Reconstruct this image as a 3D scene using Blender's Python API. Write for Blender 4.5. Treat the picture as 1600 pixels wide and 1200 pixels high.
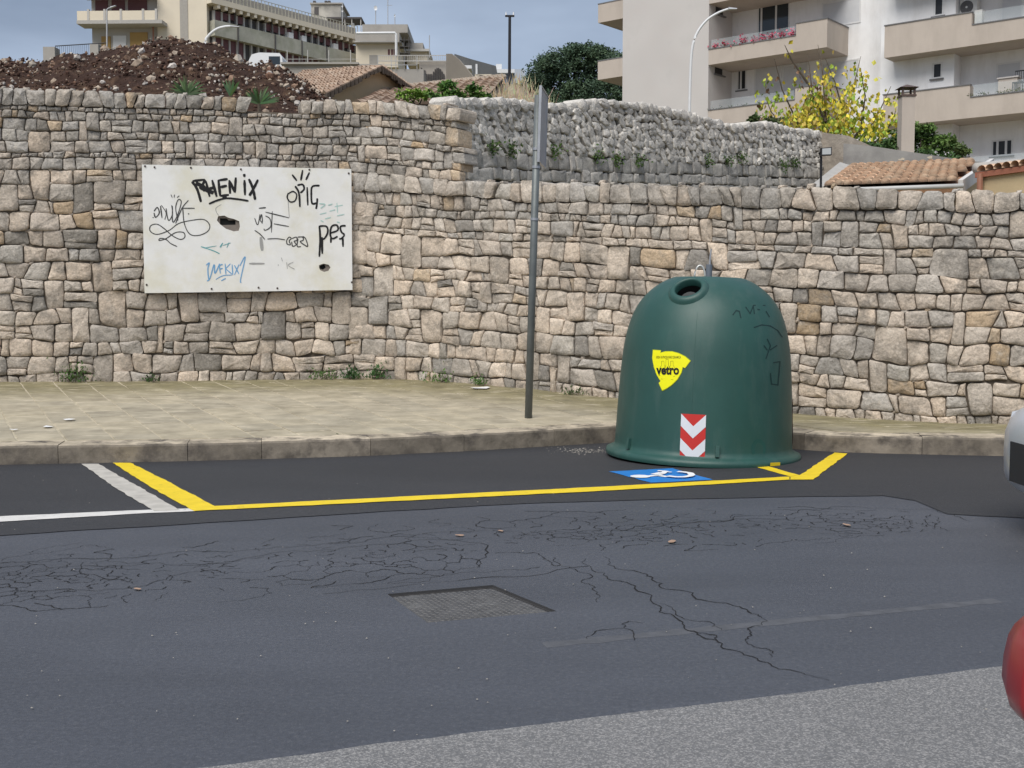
import bpy, bmesh, math, random
from mathutils import Vector, Matrix, noise as mnoise
from mathutils.geometry import tessellate_polygon
R = math.radians
rnd = random.Random(7)
for o in list(bpy.data.objects): bpy.data.objects.remove(o)
SC = bpy.context.scene
COL = SC.collection

# ------------------------------------------------------------------ camera
F, CX, CY, HZ, CH = 1800.0, 800.0, 600.0, 480.0, 1.25
PITCH = math.atan((CY - HZ) / F)
cam = bpy.data.cameras.new('camera'); camo = bpy.data.objects.new('camera', cam); COL.objects.link(camo)
camo.location = (0, 0, CH); camo.rotation_euler = (R(90) - PITCH, 0, 0)
cam.sensor_width = 36; cam.lens = 36 * F / 1600; cam.clip_start = 0.05; cam.clip_end = 3000
SC.camera = camo
# ------------------------------------------------------------------ sky and sun
SUN_EL, SUN_AZ = R(52), R(205)          # azimuth clockwise from +Y: behind the camera, slightly left
w = bpy.data.worlds.new('World'); SC.world = w; w.use_nodes = True
N = w.node_tree.nodes; L = w.node_tree.links
for n in list(N): N.remove(n)
out = N.new('ShaderNodeOutputWorld'); mixs = N.new('ShaderNodeMixShader')
b1 = N.new('ShaderNodeBackground'); b2 = N.new('ShaderNodeBackground')
sky = N.new('ShaderNodeTexSky'); sky.sky_type = 'NISHITA'; sky.sun_disc = False
sky.sun_elevation = SUN_EL; sky.sun_rotation = SUN_AZ; sky.dust_density = 2.0
L.new(sky.outputs[0], b1.inputs[0]); b1.inputs[1].default_value = 0.10
tc = N.new('ShaderNodeTexCoord'); mp = N.new('ShaderNodeMapping'); mp.inputs['Scale'].default_value = (1.6, 1.6, 5.0)
nz = N.new('ShaderNodeTexNoise'); nz.inputs['Scale'].default_value = 1.25; nz.inputs['Detail'].default_value = 6
nz.inputs['Roughness'].default_value = 0.5
cr = N.new('ShaderNodeValToRGB')
cr.color_ramp.elements[0].position = 0.30; cr.color_ramp.elements[0].color = (0.066, 0.087, 0.126, 1)
cr.color_ramp.elements[1].position = 0.72; cr.color_ramp.elements[1].color = (0.220, 0.262, 0.33, 1)
L.new(tc.outputs['Generated'], mp.inputs[0]); L.new(mp.outputs[0], nz.inputs['Vector']); L.new(nz.outputs['Fac'], cr.inputs[0])
L.new(cr.outputs[0], b2.inputs[0]); b2.inputs[1].default_value = 1.0
mixs.inputs[0].default_value = 0.95
L.new(b1.outputs[0], mixs.inputs[1]); L.new(b2.outputs[0], mixs.inputs[2]); L.new(mixs.outputs[0], out.inputs[0])
sl = bpy.data.lights.new('sun', 'SUN'); so = bpy.data.objects.new('sun', sl); COL.objects.link(so)
sl.energy = 1.5; sl.angle = R(45); sl.color = (1.0, 0.95, 0.88)
sd = Vector((math.sin(SUN_AZ) * math.cos(SUN_EL), math.cos(SUN_AZ) * math.cos(SUN_EL), math.sin(SUN_EL)))
so.rotation_euler = sd.to_track_quat('Z', 'Y').to_euler(); so.location = sd * 60
vs = SC.view_settings; vs.view_transform = 'Standard'; vs.look = 'None'; vs.gamma = 1; vs.use_curve_mapping = False
vs.exposure = 1.25
try: SC.cycles.max_bounces = 6
except Exception: pass

# ------------------------------------------------------------------ projection helpers
CP, SP = math.cos(PITCH), math.sin(PITCH)
def ray(px, py):
    x, y = (px - CX) / F, (CY - py) / F
    return Vector((x, CP + y * SP, -SP + y * CP))
def at(px, py, D):
    d = ray(px, py); return Vector((0, 0, CH)) + d * (D / d.y)
def gp(px, py, z=0.0):
    d = ray(px, py); return Vector((0, 0, CH)) + d * ((z - CH) / d.z)
def pix(p):
    v = Vector(p) - Vector((0, 0, CH))
    zc = v.y * CP - v.z * SP
    return (CX + F * v.x / zc, CY - F * (v.y * SP + v.z * CP) / zc)
def lerp(a, b, t): return a + (b - a) * t
def interp(tab, x):
    if x <= tab[0][0]: return tab[0][1]
    for (x0, y0), (x1, y1) in zip(tab, tab[1:]):
        if x <= x1: return lerp(y0, y1, (x - x0) / (x1 - x0))
    return tab[-1][1]
def n1(x, seed=0.0): return mnoise.noise(Vector((x, seed * 7.31 + 0.5, seed * 3.17)))
def s2l(c):
    return tuple(((v / 255) / 12.92 if v / 255 <= 0.04045 else ((v / 255 + 0.055) / 1.055) ** 2.4) for v in c)

# ------------------------------------------------------------------ materials
MATS = {}
def mat(name, col=(.3, .3, .3), rough=0.85, var=0.12, scale=6.0, bump=0.0, bscale=40.0, spec=0.3, metal=0.0, attr=False, col2=None, fac2=(0.5, 0.65), scale2=2.0, detail=5, trans=0.0, aniso=None):
    if name in MATS: return MATS[name]
    m = bpy.data.materials.new(name); m.use_nodes = True; MATS[name] = m
    nt = m.node_tree; NN = nt.nodes; LL = nt.links
    p = NN['Principled BSDF']
    p.inputs['Roughness'].default_value = rough; p.inputs['Metallic'].default_value = metal
    p.inputs['Specular IOR Level'].default_value = spec
    geo = NN.new('ShaderNodeNewGeometry')
    if attr:
        a = NN.new('ShaderNodeAttribute'); a.attribute_name = 'Col'; base = a.outputs['Color']
    else:
        rgb = NN.new('ShaderNodeRGB'); rgb.outputs[0].default_value = (*col, 1); base = rgb.outputs[0]
    if col2 is not None:
        z2 = NN.new('ShaderNodeTexNoise'); z2.inputs['Scale'].default_value = scale2; z2.inputs['Detail'].default_value = 6; z2.inputs['Roughness'].default_value = 0.65
        if aniso:
            ma = NN.new('ShaderNodeMapping'); ma.inputs['Scale'].default_value = aniso; LL.new(geo.outputs['Position'], ma.inputs[0]); LL.new(ma.outputs[0], z2.inputs['Vector'])
        else: LL.new(geo.outputs['Position'], z2.inputs['Vector'])
        mr = NN.new('ShaderNodeMapRange'); mr.inputs[1].default_value = fac2[0]; mr.inputs[2].default_value = fac2[1]
        LL.new(z2.outputs['Fac'], mr.inputs[0])
        mx = NN.new('ShaderNodeMix'); mx.data_type = 'RGBA'; mx.inputs[7].default_value = (*col2, 1)
        LL.new(mr.outputs[0], mx.inputs[0]); LL.new(base, mx.inputs[6]); base = mx.outputs[2]
    if var > 0:
        z1 = NN.new('ShaderNodeTexNoise'); z1.inputs['Scale'].default_value = scale; z1.inputs['Detail'].default_value = detail; z1.inputs['Roughness'].default_value = 0.6
        LL.new(geo.outputs['Position'], z1.inputs['Vector'])
        mr1 = NN.new('ShaderNodeMapRange'); mr1.inputs[1].default_value = 0.25; mr1.inputs[2].default_value = 0.75
        mr1.inputs[3].default_value = 1 - var; mr1.inputs[4].default_value = 1 + var
        LL.new(z1.outputs['Fac'], mr1.inputs[0])
        vm = NN.new('ShaderNodeVectorMath'); vm.operation = 'SCALE'
        LL.new(base, vm.inputs[0]); LL.new(mr1.outputs[0], vm.inputs['Scale']); base = vm.outputs[0]
    LL.new(base, p.inputs['Base Color'])
    if bump > 0:
        z3 = NN.new('ShaderNodeTexNoise'); z3.inputs['Scale'].default_value = bscale; z3.inputs['Detail'].default_value = 6; z3.inputs['Roughness'].default_value = 0.65
        LL.new(geo.outputs['Position'], z3.inputs['Vector'])
        bp = NN.new('ShaderNodeBump'); bp.inputs['Strength'].default_value = 1.0; bp.inputs['Distance'].default_value = bump
        LL.new(z3.outputs['Fac'], bp.inputs['Height']); LL.new(bp.outputs[0], p.inputs['Normal'])
    if trans > 0:
        p.inputs['Transmission Weight'].default_value = trans
    return m

def speckle_asphalt(name, dark, light, vscale, thr, rough, bump, patch=0.12, nscale=0.5):
    m = bpy.data.materials.new(name); m.use_nodes = True; MATS[name] = m
    nt = m.node_tree; NN = nt.nodes; LL = nt.links; p = NN['Principled BSDF']
    p.inputs['Roughness'].default_value = rough; p.inputs['Specular IOR Level'].default_value = 0.35
    geo = NN.new('ShaderNodeNewGeometry')
    vo = NN.new('ShaderNodeTexVoronoi'); vo.inputs['Scale'].default_value = vscale
    LL.new(geo.outputs['Position'], vo.inputs['Vector'])
    sep = NN.new('ShaderNodeSeparateColor'); LL.new(vo.outputs['Color'], sep.inputs[0])
    mr = NN.new('ShaderNodeMapRange'); mr.inputs[1].default_value = thr[0]; mr.inputs[2].default_value = thr[1]
    LL.new(sep.outputs[0], mr.inputs[0])
    mx = NN.new('ShaderNodeMix'); mx.data_type = 'RGBA'; mx.inputs[6].default_value = (*dark, 1); mx.inputs[7].default_value = (*light, 1)
    LL.new(mr.outputs[0], mx.inputs[0])
    z1 = NN.new('ShaderNodeTexNoise'); z1.inputs['Scale'].default_value = nscale; z1.inputs['Detail'].default_value = 7; z1.inputs['Roughness'].default_value = 0.62
    mpn = NN.new('ShaderNodeMapping'); mpn.inputs['Scale'].default_value = (0.45, 1.4, 1)
    LL.new(geo.outputs['Position'], mpn.inputs[0]); LL.new(mpn.outputs[0], z1.inputs['Vector'])
    mr1 = NN.new('ShaderNodeMapRange'); mr1.inputs[1].default_value = 0.3; mr1.inputs[2].default_value = 0.7
    mr1.inputs[3].default_value = 1 - patch; mr1.inputs[4].default_value = 1 + patch
    LL.new(z1.outputs['Fac'], mr1.inputs[0])
    z4 = NN.new('ShaderNodeTexNoise'); z4.inputs['Scale'].default_value = 55; z4.inputs['Detail'].default_value = 3
    LL.new(geo.outputs['Position'], z4.inputs['Vector'])
    mr4 = NN.new('ShaderNodeMapRange'); mr4.inputs[1].default_value = 0.3; mr4.inputs[2].default_value = 0.7; mr4.inputs[3].default_value = 0.86; mr4.inputs[4].default_value = 1.14
    LL.new(z4.outputs['Fac'], mr4.inputs[0])
    mm = NN.new('ShaderNodeMath'); mm.operation = 'MULTIPLY'; LL.new(mr1.outputs[0], mm.inputs[0]); LL.new(mr4.outputs[0], mm.inputs[1])
    vm = NN.new('ShaderNodeVectorMath'); vm.operation = 'SCALE'; LL.new(mx.outputs[2], vm.inputs[0]); LL.new(mm.outputs[0], vm.inputs['Scale'])
    LL.new(vm.outputs[0], p.inputs['Base Color'])
    bp = NN.new('ShaderNodeBump'); bp.inputs['Strength'].default_value = 0.6; bp.inputs['Distance'].default_value = bump
    LL.new(vo.outputs['Distance'], bp.inputs['Height']); LL.new(bp.outputs[0], p.inputs['Normal'])
    return m

M_OLD = speckle_asphalt('old_asphalt', (0.145, 0.145, 0.147), (0.31, 0.30, 0.29), 200, (0.45, 1.0), 0.85, 0.003, 0.10, 0.8)
M_OVER = speckle_asphalt('overlay_asphalt', (0.067, 0.072, 0.086), (0.088, 0.092, 0.104), 160, (0.75, 1.0), 0.62, 0.0015, 0.20, 0.6)
M_STRIP = speckle_asphalt('fresh_asphalt', (0.034, 0.0345, 0.038), (0.052, 0.052, 0.056), 170, (0.7, 1.0), 0.68, 0.0015, 0.14, 0.7)
M_CRACK = mat('crack', (0.018, 0.018, 0.019), 0.95, 0)
M_YEL = mat('yellow_paint', (0.78, 0.57, 0.02), 0.6, 0.10, 9, 0.001, 150, col2=(.40, .30, .04), fac2=(.60, .74), scale2=14)
M_WHT = mat('white_paint', (0.66, 0.64, 0.61), 0.6, 0.12, 9, 0.001, 150, col2=(.30, .29, .28), fac2=(.60, .74), scale2=14)
M_BLU = mat('blue_paint', (0.02, 0.19, 0.55), 0.6, 0.12, 12, 0.001, 150)
def stone_mat(name, dark, light, amt=.75, bump=.02):
    m = bpy.data.materials.new(name); m.use_nodes = True; MATS[name] = m
    nt = m.node_tree; NN = nt.nodes; LL = nt.links; p = NN['Principled BSDF']; p.inputs['Roughness'].default_value = .93; p.inputs['Specular IOR Level'].default_value = .12
    geo = NN.new('ShaderNodeNewGeometry'); a = NN.new('ShaderNodeAttribute'); a.attribute_name = 'Col'; base = a.outputs['Color']
    def nz_(sc, det, ro, lo, hi, to0=0., to1=1.):
        z = NN.new('ShaderNodeTexNoise'); z.inputs['Scale'].default_value = sc; z.inputs['Detail'].default_value = det; z.inputs['Roughness'].default_value = ro
        LL.new(geo.outputs['Position'], z.inputs['Vector']); r = NN.new('ShaderNodeMapRange'); r.inputs[1].default_value = lo; r.inputs[2].default_value = hi; r.inputs[3].default_value = to0; r.inputs[4].default_value = to1
        LL.new(z.outputs['Fac'], r.inputs[0]); return r.outputs[0], z.outputs['Fac']
    for (sc, lo, hi, colr, am) in ((3.2, .46, .64, dark, amt), (8.0, .56, .68, light, .55), (19., .58, .70, dark, amt * .7)):
        f, _ = nz_(sc, 7, .72, lo, hi, 0, am); mx = NN.new('ShaderNodeMix'); mx.data_type = 'RGBA'; mx.inputs[7].default_value = (*colr, 1); LL.new(f, mx.inputs[0]); LL.new(base, mx.inputs[6]); base = mx.outputs[2]
    f, _ = nz_(45., 4, .7, .3, .7, .72, 1.26); vm = NN.new('ShaderNodeVectorMath'); vm.operation = 'SCALE'; LL.new(base, vm.inputs[0]); LL.new(f, vm.inputs['Scale']); LL.new(vm.outputs[0], p.inputs['Base Color'])
    _, h = nz_(11., 9, .68, 0, 1); bp = NN.new('ShaderNodeBump'); bp.inputs['Strength'].default_value = 1.0; bp.inputs['Distance'].default_value = bump; LL.new(h, bp.inputs['Height']); LL.new(bp.outputs[0], p.inputs['Normal']); return m
M_STONE = stone_mat('wall_stone', (.20, .182, .158), (.66, .59, .50), .75, .030)
M_RUB = stone_mat('rubble_stone', (.22, .212, .20), (.58, .555, .51), .5, .018)
M_CORE = mat('wall_core', (0.15, 0.125, 0.098), 0.95, 0.3, 9, 0.02, 20)
M_SLAB = mat('paving_stone', (0, 0, 0), 0.85, 0.30, 4.0, 0.004, 22.0, 0.25, attr=True, col2=(0.50, 0.44, 0.335), fac2=(0.54, 0.70), scale2=9.0, aniso=(.35, 1.5, 1))
M_JOINT = mat('paving_joint', (0.44, 0.39, 0.29), 0.95, 0.25, 8, 0.004, 60)
M_KERB = mat('kerb_stone', (0, 0, 0), 0.88, 0.40, 6.0, 0.006, 18.0, 0.2, attr=True, col2=(0.115, 0.10, 0.085), fac2=(0.48, 0.64), scale2=5.0)

# ------------------------------------------------------------------ object helpers
WORLD_LOC = {}
def tag(o, label=None, cat=None, group=None, kind=None):
    if label: o['label'] = label
    if cat: o['category'] = cat
    if group: o['group'] = group
    if kind: o['kind'] = kind
    return o
def empty(name, loc=(0, 0, 0)):
    o = bpy.data.objects.new(name, None); COL.objects.link(o); o.location = loc; o.empty_display_size = 0.2
    WORLD_LOC[o] = Vector(loc); return o
def thing(name, label, cat, loc=(0, 0, 0), group=None):
    return tag(empty(name, loc), label, cat, group, 'thing')
def mk(name, verts, faces, m, parent=None, smooth=False, col=None, cols=None, mats=None, mi=None):
    off = WORLD_LOC.get(parent, Vector()) if parent else Vector()
    me = bpy.data.meshes.new(name)
    me.from_pydata([tuple(Vector(v) - off) for v in verts], [], [tuple(f) for f in faces])
    me.materials.append(m)
    if mats:
        for x in mats: me.materials.append(x)
        me.polygons.foreach_set('material_index', mi)
    if isinstance(smooth, list): me.polygons.foreach_set('use_smooth', smooth)
    elif smooth: me.polygons.foreach_set('use_smooth', [True] * len(me.polygons))
    if col is not None or cols is not None:
        ca = me.color_attributes.new('Col', 'FLOAT_COLOR', 'POINT')
        if cols is None: cols = [col] * len(verts)
        flat = []
        for c in cols: flat += [c[0], c[1], c[2], 1.0]
        ca.data.foreach_set('color', flat)
    me.update()
    o = bpy.data.objects.new(name, me); COL.objects.link(o)
    if parent: o.parent = parent
    WORLD_LOC[o] = off.copy()
    return o
class MB:
    def __init__(s): s.v = []; s.f = []; s.c = []
    def add(s, vs, fs, col=None):
        k = len(s.v); s.v += [Vector(v) for v in vs]; s.f += [tuple(i + k for i in f) for f in fs]
        if col is not None: s.c += [col] * len(vs)
        return s
    def hexa(s, p):   # p: 8 corners, 0-3 bottom, 4-7 top, ccw from above
        return s.add(p, [(3, 2, 1, 0), (4, 5, 6, 7), (0, 1, 5, 4), (1, 2, 6, 5), (2, 3, 7, 6), (3, 0, 4, 7)])
    def box(s, c, d):
        x, y, z = c; a, b, h = d[0] / 2, d[1] / 2, d[2] / 2
        return s.hexa([(x - a, y - b, z - h), (x + a, y - b, z - h), (x + a, y + b, z - h), (x - a, y + b, z - h),
                       (x - a, y - b, z + h), (x + a, y - b, z + h), (x + a, y + b, z + h), (x - a, y + b, z + h)])
    def tube(s, pts, r, n=8, r1=None, cap=True):
        pts = [Vector(p) for p in pts]; r1 = r if r1 is None else r1
        rings = []; up = Vector((0, 0, 1))
        for i, p in enumerate(pts):
            t = (pts[min(i + 1, len(pts) - 1)] - pts[max(i - 1, 0)]).normalized()
            u = t.cross(up if abs(t.z) < 0.95 else Vector((1, 0, 0))).normalized(); v = t.cross(u).normalized()
            rr = lerp(r, r1, i / max(1, len(pts) - 1)); k = len(s.v)
            s.v += [p + (u * math.cos(2 * math.pi * j / n) + v * math.sin(2 * math.pi * j / n)) * rr for j in range(n)]
            rings.append(k)
        for a, b in zip(rings, rings[1:]):
            for j in range(n): s.f.append((a + j, a + (j + 1) % n, b + (j + 1) % n, b + j))
        if cap:
            s.f.append(tuple(rings[0] + j for j in range(n))[::-1]); s.f.append(tuple(rings[-1] + j for j in range(n)))
        return s
    def build(s, name, m, parent=None, smooth=False, **k):
        return mk(name, s.v, s.f, m, parent, smooth, cols=s.c if s.c else None, **k)

def flat_poly(name, pts, m, parent=None, holes=None):
    loops = [[Vector(p) for p in pts]] + [[Vector(p) for p in h] for h in (holes or [])]
    tri = tessellate_polygon(loops)
    vs = [p for l in loops for p in l]; fs = []
    for t in tri:
        a, b, c = (vs[i] for i in t); 
        fs.append(tuple(t) if (b - a).cross(c - a).z > 0 else (t[0], t[2], t[1]))
    return mk(name, vs, fs, m, parent)
def rough_edges(pts, step=0.12, amp=0.006, seed=0):
    out = []; r = random.Random(seed)
    for i, p in enumerate(pts):
        q = pts[(i + 1) % len(pts)]; n = max(1, int((q - p).length / step))
        nrm = Vector((-(q - p).y, (q - p).x, 0)); nrm = nrm.normalized() if nrm.length > 0 else nrm
        for k in range(n):
            out.append(p.lerp(q, k / n) + nrm * (r.uniform(-amp, amp) if k else 0))
    return out
def ribbon_verts(pts, w, nrm=Vector((0, 0, 1)), taper=False):
    vs, fs = [], []
    for i, p in enumerate(pts):
        t = (pts[min(i + 1, len(pts) - 1)] - pts[max(i - 1, 0)])
        t = t.normalized() if t.length > 1e-9 else Vector((1, 0, 0))
        sd_ = t.cross(nrm).normalized(); ww = (w[i] if isinstance(w, list) else w) / 2
        vs += [p + sd_ * ww, p - sd_ * ww]
        if i: k = 2 * i; fs.append((k - 2, k, k + 1, k - 1))
    return vs, fs

# ================================================================== SETTING
# wide ground, old road, overlay with the manhole opening, fresh parking strip
tag(mk('ground', [(-900, -700, -.08), (900, -700, -.08), (900, 900, -.08), (-900, 900, -.08)], [(0, 1, 2, 3)],
       mat('dry_soil', (0.22, 0.18, 0.12), 0.95, 0.25, 0.8)), kind='structure')
E0, E1 = gp(250, 1200), gp(1600, 1030); ed = (E1 - E0).normalized()
edge = []
for i in range(241):
    t = -3.0 + i * 0.05
    edge.append(E0 + ed * t + Vector((-ed.y, ed.x, 0)) * (0.012 * n1(t * 6, 1) + 0.02 * n1(t * 1.3, 2)))
A_, B_ = E0 + ed * -40, E0 + ed * 60
mh_px = [(605, 928), (770, 914), (870, 955), (668, 973)]
MH = [gp(*p) for p in mh_px]
near = [A_] + edge + [B_]
road = tag(flat_poly('road', [Vector(p) for p in ((-160, -8, -.004), (160, -8, -.004), (160, 11.5, -.004), (-160, 11.5, -.004))], M_OLD, holes=[[p - Vector((0, 0, .004)) for p in MH[::-1]]]), kind='structure')
out_poly = near + [Vector((60, 11.3, 0)), Vector((-45, 11.3, 0))]
over = flat_poly('asphalt_overlay', out_poly, M_OVER, holes=[MH[::-1]])
tag(over, kind='structure')
vs, fs = [], []
for lp, cl in ((MH, True),):
    k = len(vs)
    for p in lp: vs += [p, p - Vector((0, 0, .034 if cl else .006))]
    n = len(lp)
    for i in range(n if cl else n - 1):
        a, b = k + 2 * i, k + 2 * ((i + 1) % n); fs.append((a, a + 1, b + 1, b))
mk('opening_edge', vs, fs, mat('overlay_side', (0.05, 0.05, 0.052), 0.9, 0), over)
sp = [(-420, 862), (0, 836), (200, 824), (400, 812), (600, 799), (800, 787), (1000, 781), (1100, 779), (1250, 776), (1380, 774), (1430, 782), (1480, 803), (1600, 809), (2000, 822)]
spw = [gp(*p, .004) for p in sp]
spw = [Vector((-30, spw[0].y - 2.0, .004))] + spw + [Vector((30, 3.6, .004))]
vs, fs = [], []
for i, p in enumerate(near):
    vs += [p, p + Vector((0, -.03, -.006))]
    if i: fs.append((2 * i - 2, 2 * i - 1, 2 * i + 1, 2 * i))
mk('feathered_edge', vs, fs, M_OVER, over)
spw2 = []
for a, b in zip(spw, spw[1:]):
    nn = max(1, int((b - a).length / 0.1)) if abs(a.x) < 8 else 1
    for k in range(nn):
        q = a.lerp(b, k / nn); q.y += 0.02 * n1(q.x * 3.1, 3) + 0.012 * n1(q.x * 11, 4); spw2.append(q)
spw2.append(spw[-1])
strip = tag(flat_poly('parking_strip', spw2 + [Vector((30, 11.2, .004)), Vector((-30, 11.2, .004))], M_STRIP), kind='structure')
# manhole cover
mhc = thing('manhole_cover', 'square steel manhole cover with diamond tread sunk in the grey asphalt', 'manhole', sum(MH, Vector()) / 4 - Vector((0, 0, .03)))
cen = sum(MH, Vector()) / 4
def ins(k, z): return [cen.lerp(p, k) + Vector((0, 0, z)) for p in MH]
a, b = ins(0.995, -.010), ins(0.96, -.010)
mk('frame', a + b + ins(.96, -.03), [(i, (i + 1) % 4, 4 + (i + 1) % 4, 4 + i) for i in range(4)] + [(4 + i, 4 + (i + 1) % 4, 8 + (i + 1) % 4, 8 + i) for i in range(4)], mat('frame_iron', (0.05, 0.048, 0.048), .7, .3, 30), mhc)
M_STEEL = mat('cover_steel', (0.07, 0.068, 0.068), 0.5, 0.4, 14, 0.002, 60, 0.4, col2=(0.12, 0.118, 0.115), fac2=(.52, .7), scale2=6)
mk('cover_plate', ins(.95, -.012) + ins(.95, -.029), [(0, 1, 2, 3)][::1] + [(i, 4 + i, 4 + (i + 1) % 4, (i + 1) % 4) for i in range(4)], M_STEEL, mhc)
mb = MB(); Nd = 19
for i in range(Nd):
    for j in range(Nd):
        u, v = (i + .5) / Nd, (j + .5) / Nd
        q = ins(.945, -.0119); p = q[0].lerp(q[1], u).lerp(q[3].lerp(q[2], u), v)
        e1 = (q[1] - q[0]).normalized(); e2 = (q[3] - q[0]).normalized()
        d1 = (e1 + e2).normalized() if (i + j) % 2 else (e1 - e2).normalized(); d2 = Vector((-d1.y, d1.x, 0))
        mb.add([p + d1 * .013, p + d2 * .0045, p - d1 * .013, p - d2 * .0045, p + Vector((0, 0, .0025))], [(0, 1, 4), (1, 2, 4), (2, 3, 4), (3, 0, 4)])
tag(mb.build('tread', mat('tread_worn', (.13, .127, .123), .55, .3, 9), mhc), kind='stuff')

# markings
def marking(name, pxs, z, m, parent=strip, seed=0, amp=.006):
    pts = rough_edges([gp(*p, z) for p in pxs], .07, amp, seed)
    return flat_poly(name, pts, m, parent)
marking('white_bay_line', [(127, 724.5), (154, 724.5), (175, 737), (222, 763), (282, 797), (241, 798.5), (182, 763), (148, 739)], .008, mat('old_white', (.47, .445, .40), .7, .22, 8), seed=1)
marking('yellow_bay_line', [(176, 723), (204, 723), (262, 752), (337, 791), (304, 798.5), (241, 764)], .008, M_YEL, seed=2)
marking('white_edge_line', [(-500, 829), (0, 806.5), (240, 796), (305, 794), (305, 798.5), (240, 801), (0, 815), (-500, 840)], .0075, M_WHT, seed=3)
marking('yellow_edge_line', [(306, 798), (337, 790.3), (400, 787.2), (960, 759.3), (1234, 744.5), (1234, 749.2), (960, 765.8), (400, 793.5)], .0085, M_YEL, seed=4)
marking('yellow_end_line', [(1304, 707), (1324, 708.5), (1271, 749), (1234.5, 749.2), (1234.5, 744.5), (1250, 742)], .008, M_YEL, seed=5)
marking('yellow_stub_line', [(1180, 729), (1198, 728), (1249, 742.2), (1234, 744.2)], .0065, M_YEL, seed=6)
bs = marking('blue_square', [(951, 736.5), (1051, 731.5), (1114, 749.5), (1017, 754)], .0065, M_BLU, seed=7)
def Z4(x, y): return (930 + x / 3.81, 680 + y / 3.81)
sym = MB()
for pl, wd in (([(258, 243), (300, 246), (340, 240), (380, 239), (430, 247)], .05), ([(372, 213), (420, 216), (404, 228), (366, 240)], .045), ([(345, 237), (395, 226)], .05),
               ([(425, 222), (455, 224)], .03), ([(432, 247), (480, 253), (530, 253), (565, 247), (576, 240), (565, 230), (530, 224), (490, 221)], .05)):
    pts = [gp(*Z4(*p), .0105) for p in pl]; pp = []
    for a, b in zip(pts, pts[1:]): pp += [a.lerp(b, k / 4) for k in range(4)]
    pp.append(pts[-1]); vs, fs = ribbon_verts(pp, wd); vs = [v + Vector((0, 0, .0002 * len(sym.f))) for v in vs]; sym.add(vs, fs)
hc = gp(*Z4(268, 244), .012); sym.add([hc + Vector((math.cos(t * .5236) * .075, math.sin(t * .5236) * .075, 0)) for t in range(12)], [tuple(range(12))])
sym.build('wheelchair_symbol', mat('symbol_white', (.8, .8, .8), .6, .1), bs)

# cracks
def fract(pts, amp, lev):
    r = rnd
    for _ in range(lev):
        o = [pts[0]]
        for a, b in zip(pts, pts[1:]):
            m_ = (a + b) / 2; d = b - a; o += [m_ + Vector((-d.y, d.x, 0)) * r.uniform(-amp, amp), b]
        pts = o
    return pts
def crack_geo(mb, pxs, w0, z, amp=.22, lev=3):
    pts = fract([gp(*p, z) for p in pxs], amp, lev); n = len(pts)
    ws = [max(.002, w0 * (0.35 + 0.9 * abs(n1(i * .37, w0 * 100 + n))) * min(1, 4 * i / n + .25, 4 * (n - i) / n + .1)) for i in range(n)]
    vs, fs = ribbon_verts(pts, ws); mb.add(vs, fs)
def Z8(x, y): return (800 + x / 2, 720 + y / 2)
traced = [[(230, 305), (290, 350), (385, 390), (460, 452), (510, 488), (550, 530), (640, 560), (710, 595), (800, 630), (900, 660), (990, 685)],
          [(290, 300), (380, 342), (440, 365), (480, 400), (600, 435), (720, 460), (770, 480), (797, 500)],
          [(797, 500), (745, 520), (750, 545), (735, 565), (790, 585), (818, 595), (812, 612)],
          [(460, 445), (520, 485), (560, 497), (620, 503), (655, 528)], [(550, 530), (600, 538), (640, 545), (640, 560)],
          [(140, 325), (200, 340), (250, 358), (220, 380), (250, 400), (265, 440)],
          [(235, 555), (265, 530), (350, 522), (365, 500), (415, 505)], [(350, 522), (382, 560)],
          [(130, 300), (140, 328), (100, 300)], [(200, 245), (330, 210), (540, 195), (690, 178), (860, 170), (960, 150), (1180, 148), (1300, 150)],
          [(0, 235), (130, 218), (280, 215), (420, 200), (600, 190), (760, 180), (900, 175), (1040, 170)],
          [(960, 160), (990, 190), (1100, 190), (1180, 185)], [(1290, 150), (1400, 175), (1440, 190)], [(1300, 195), (1380, 220)]]
for i, t in enumerate(traced):
    mb = MB(); crack_geo(mb, [Z8(*p) for p in t], .011 if i in (0, 1) else .0075, .0025 if i < 9 else .0028)
    mb.build('crack', M_CRACK, over)
for t in ([(0, 880), (120, 872), (240, 868), (400, 858), (540, 848), (640, 838), (800, 828)], [(0, 896), (160, 885), (330, 880), (460, 860), (620, 850), (760, 840)],
          [(0, 930), (80, 922), (180, 920), (260, 905), (330, 890)], [(130, 878), (190, 905), (215, 908)], [(640, 838), (720, 845), (760, 870), (745, 885)]):
    mb = MB(); crack_geo(mb, t, .0075, .0026); mb.build('crack', M_CRACK, over)
from mathutils.geometry import delaunay_2d_cdt
pts2 = []
for k in range(620):
    x = rnd.uniform(-40, 1470); band = interp([(0, 905), (400, 880), (800, 845), (1100, 825), (1450, 815)], x); half = interp([(0, 30), (800, 28), (1450, 14)], x); y = band + rnd.gauss(0, half * .75)
    if y > interp([(a_, b_) for a_, b_ in sp], x) + 5: pts2.append(gp(x, y).xy)
vd, _, fd_, _, _, _ = delaunay_2d_cdt(pts2, [], [], 0, 1e-5)
cen2 = [sum((vd[i] for i in f), Vector((0, 0))) / 3 for f in fd_]; eo = {}
for fi, f in enumerate(fd_):
    for i in range(3): eo.setdefault(tuple(sorted((f[i], f[(i + 1) % 3]))), []).append(fi)
mb = MB()
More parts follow.
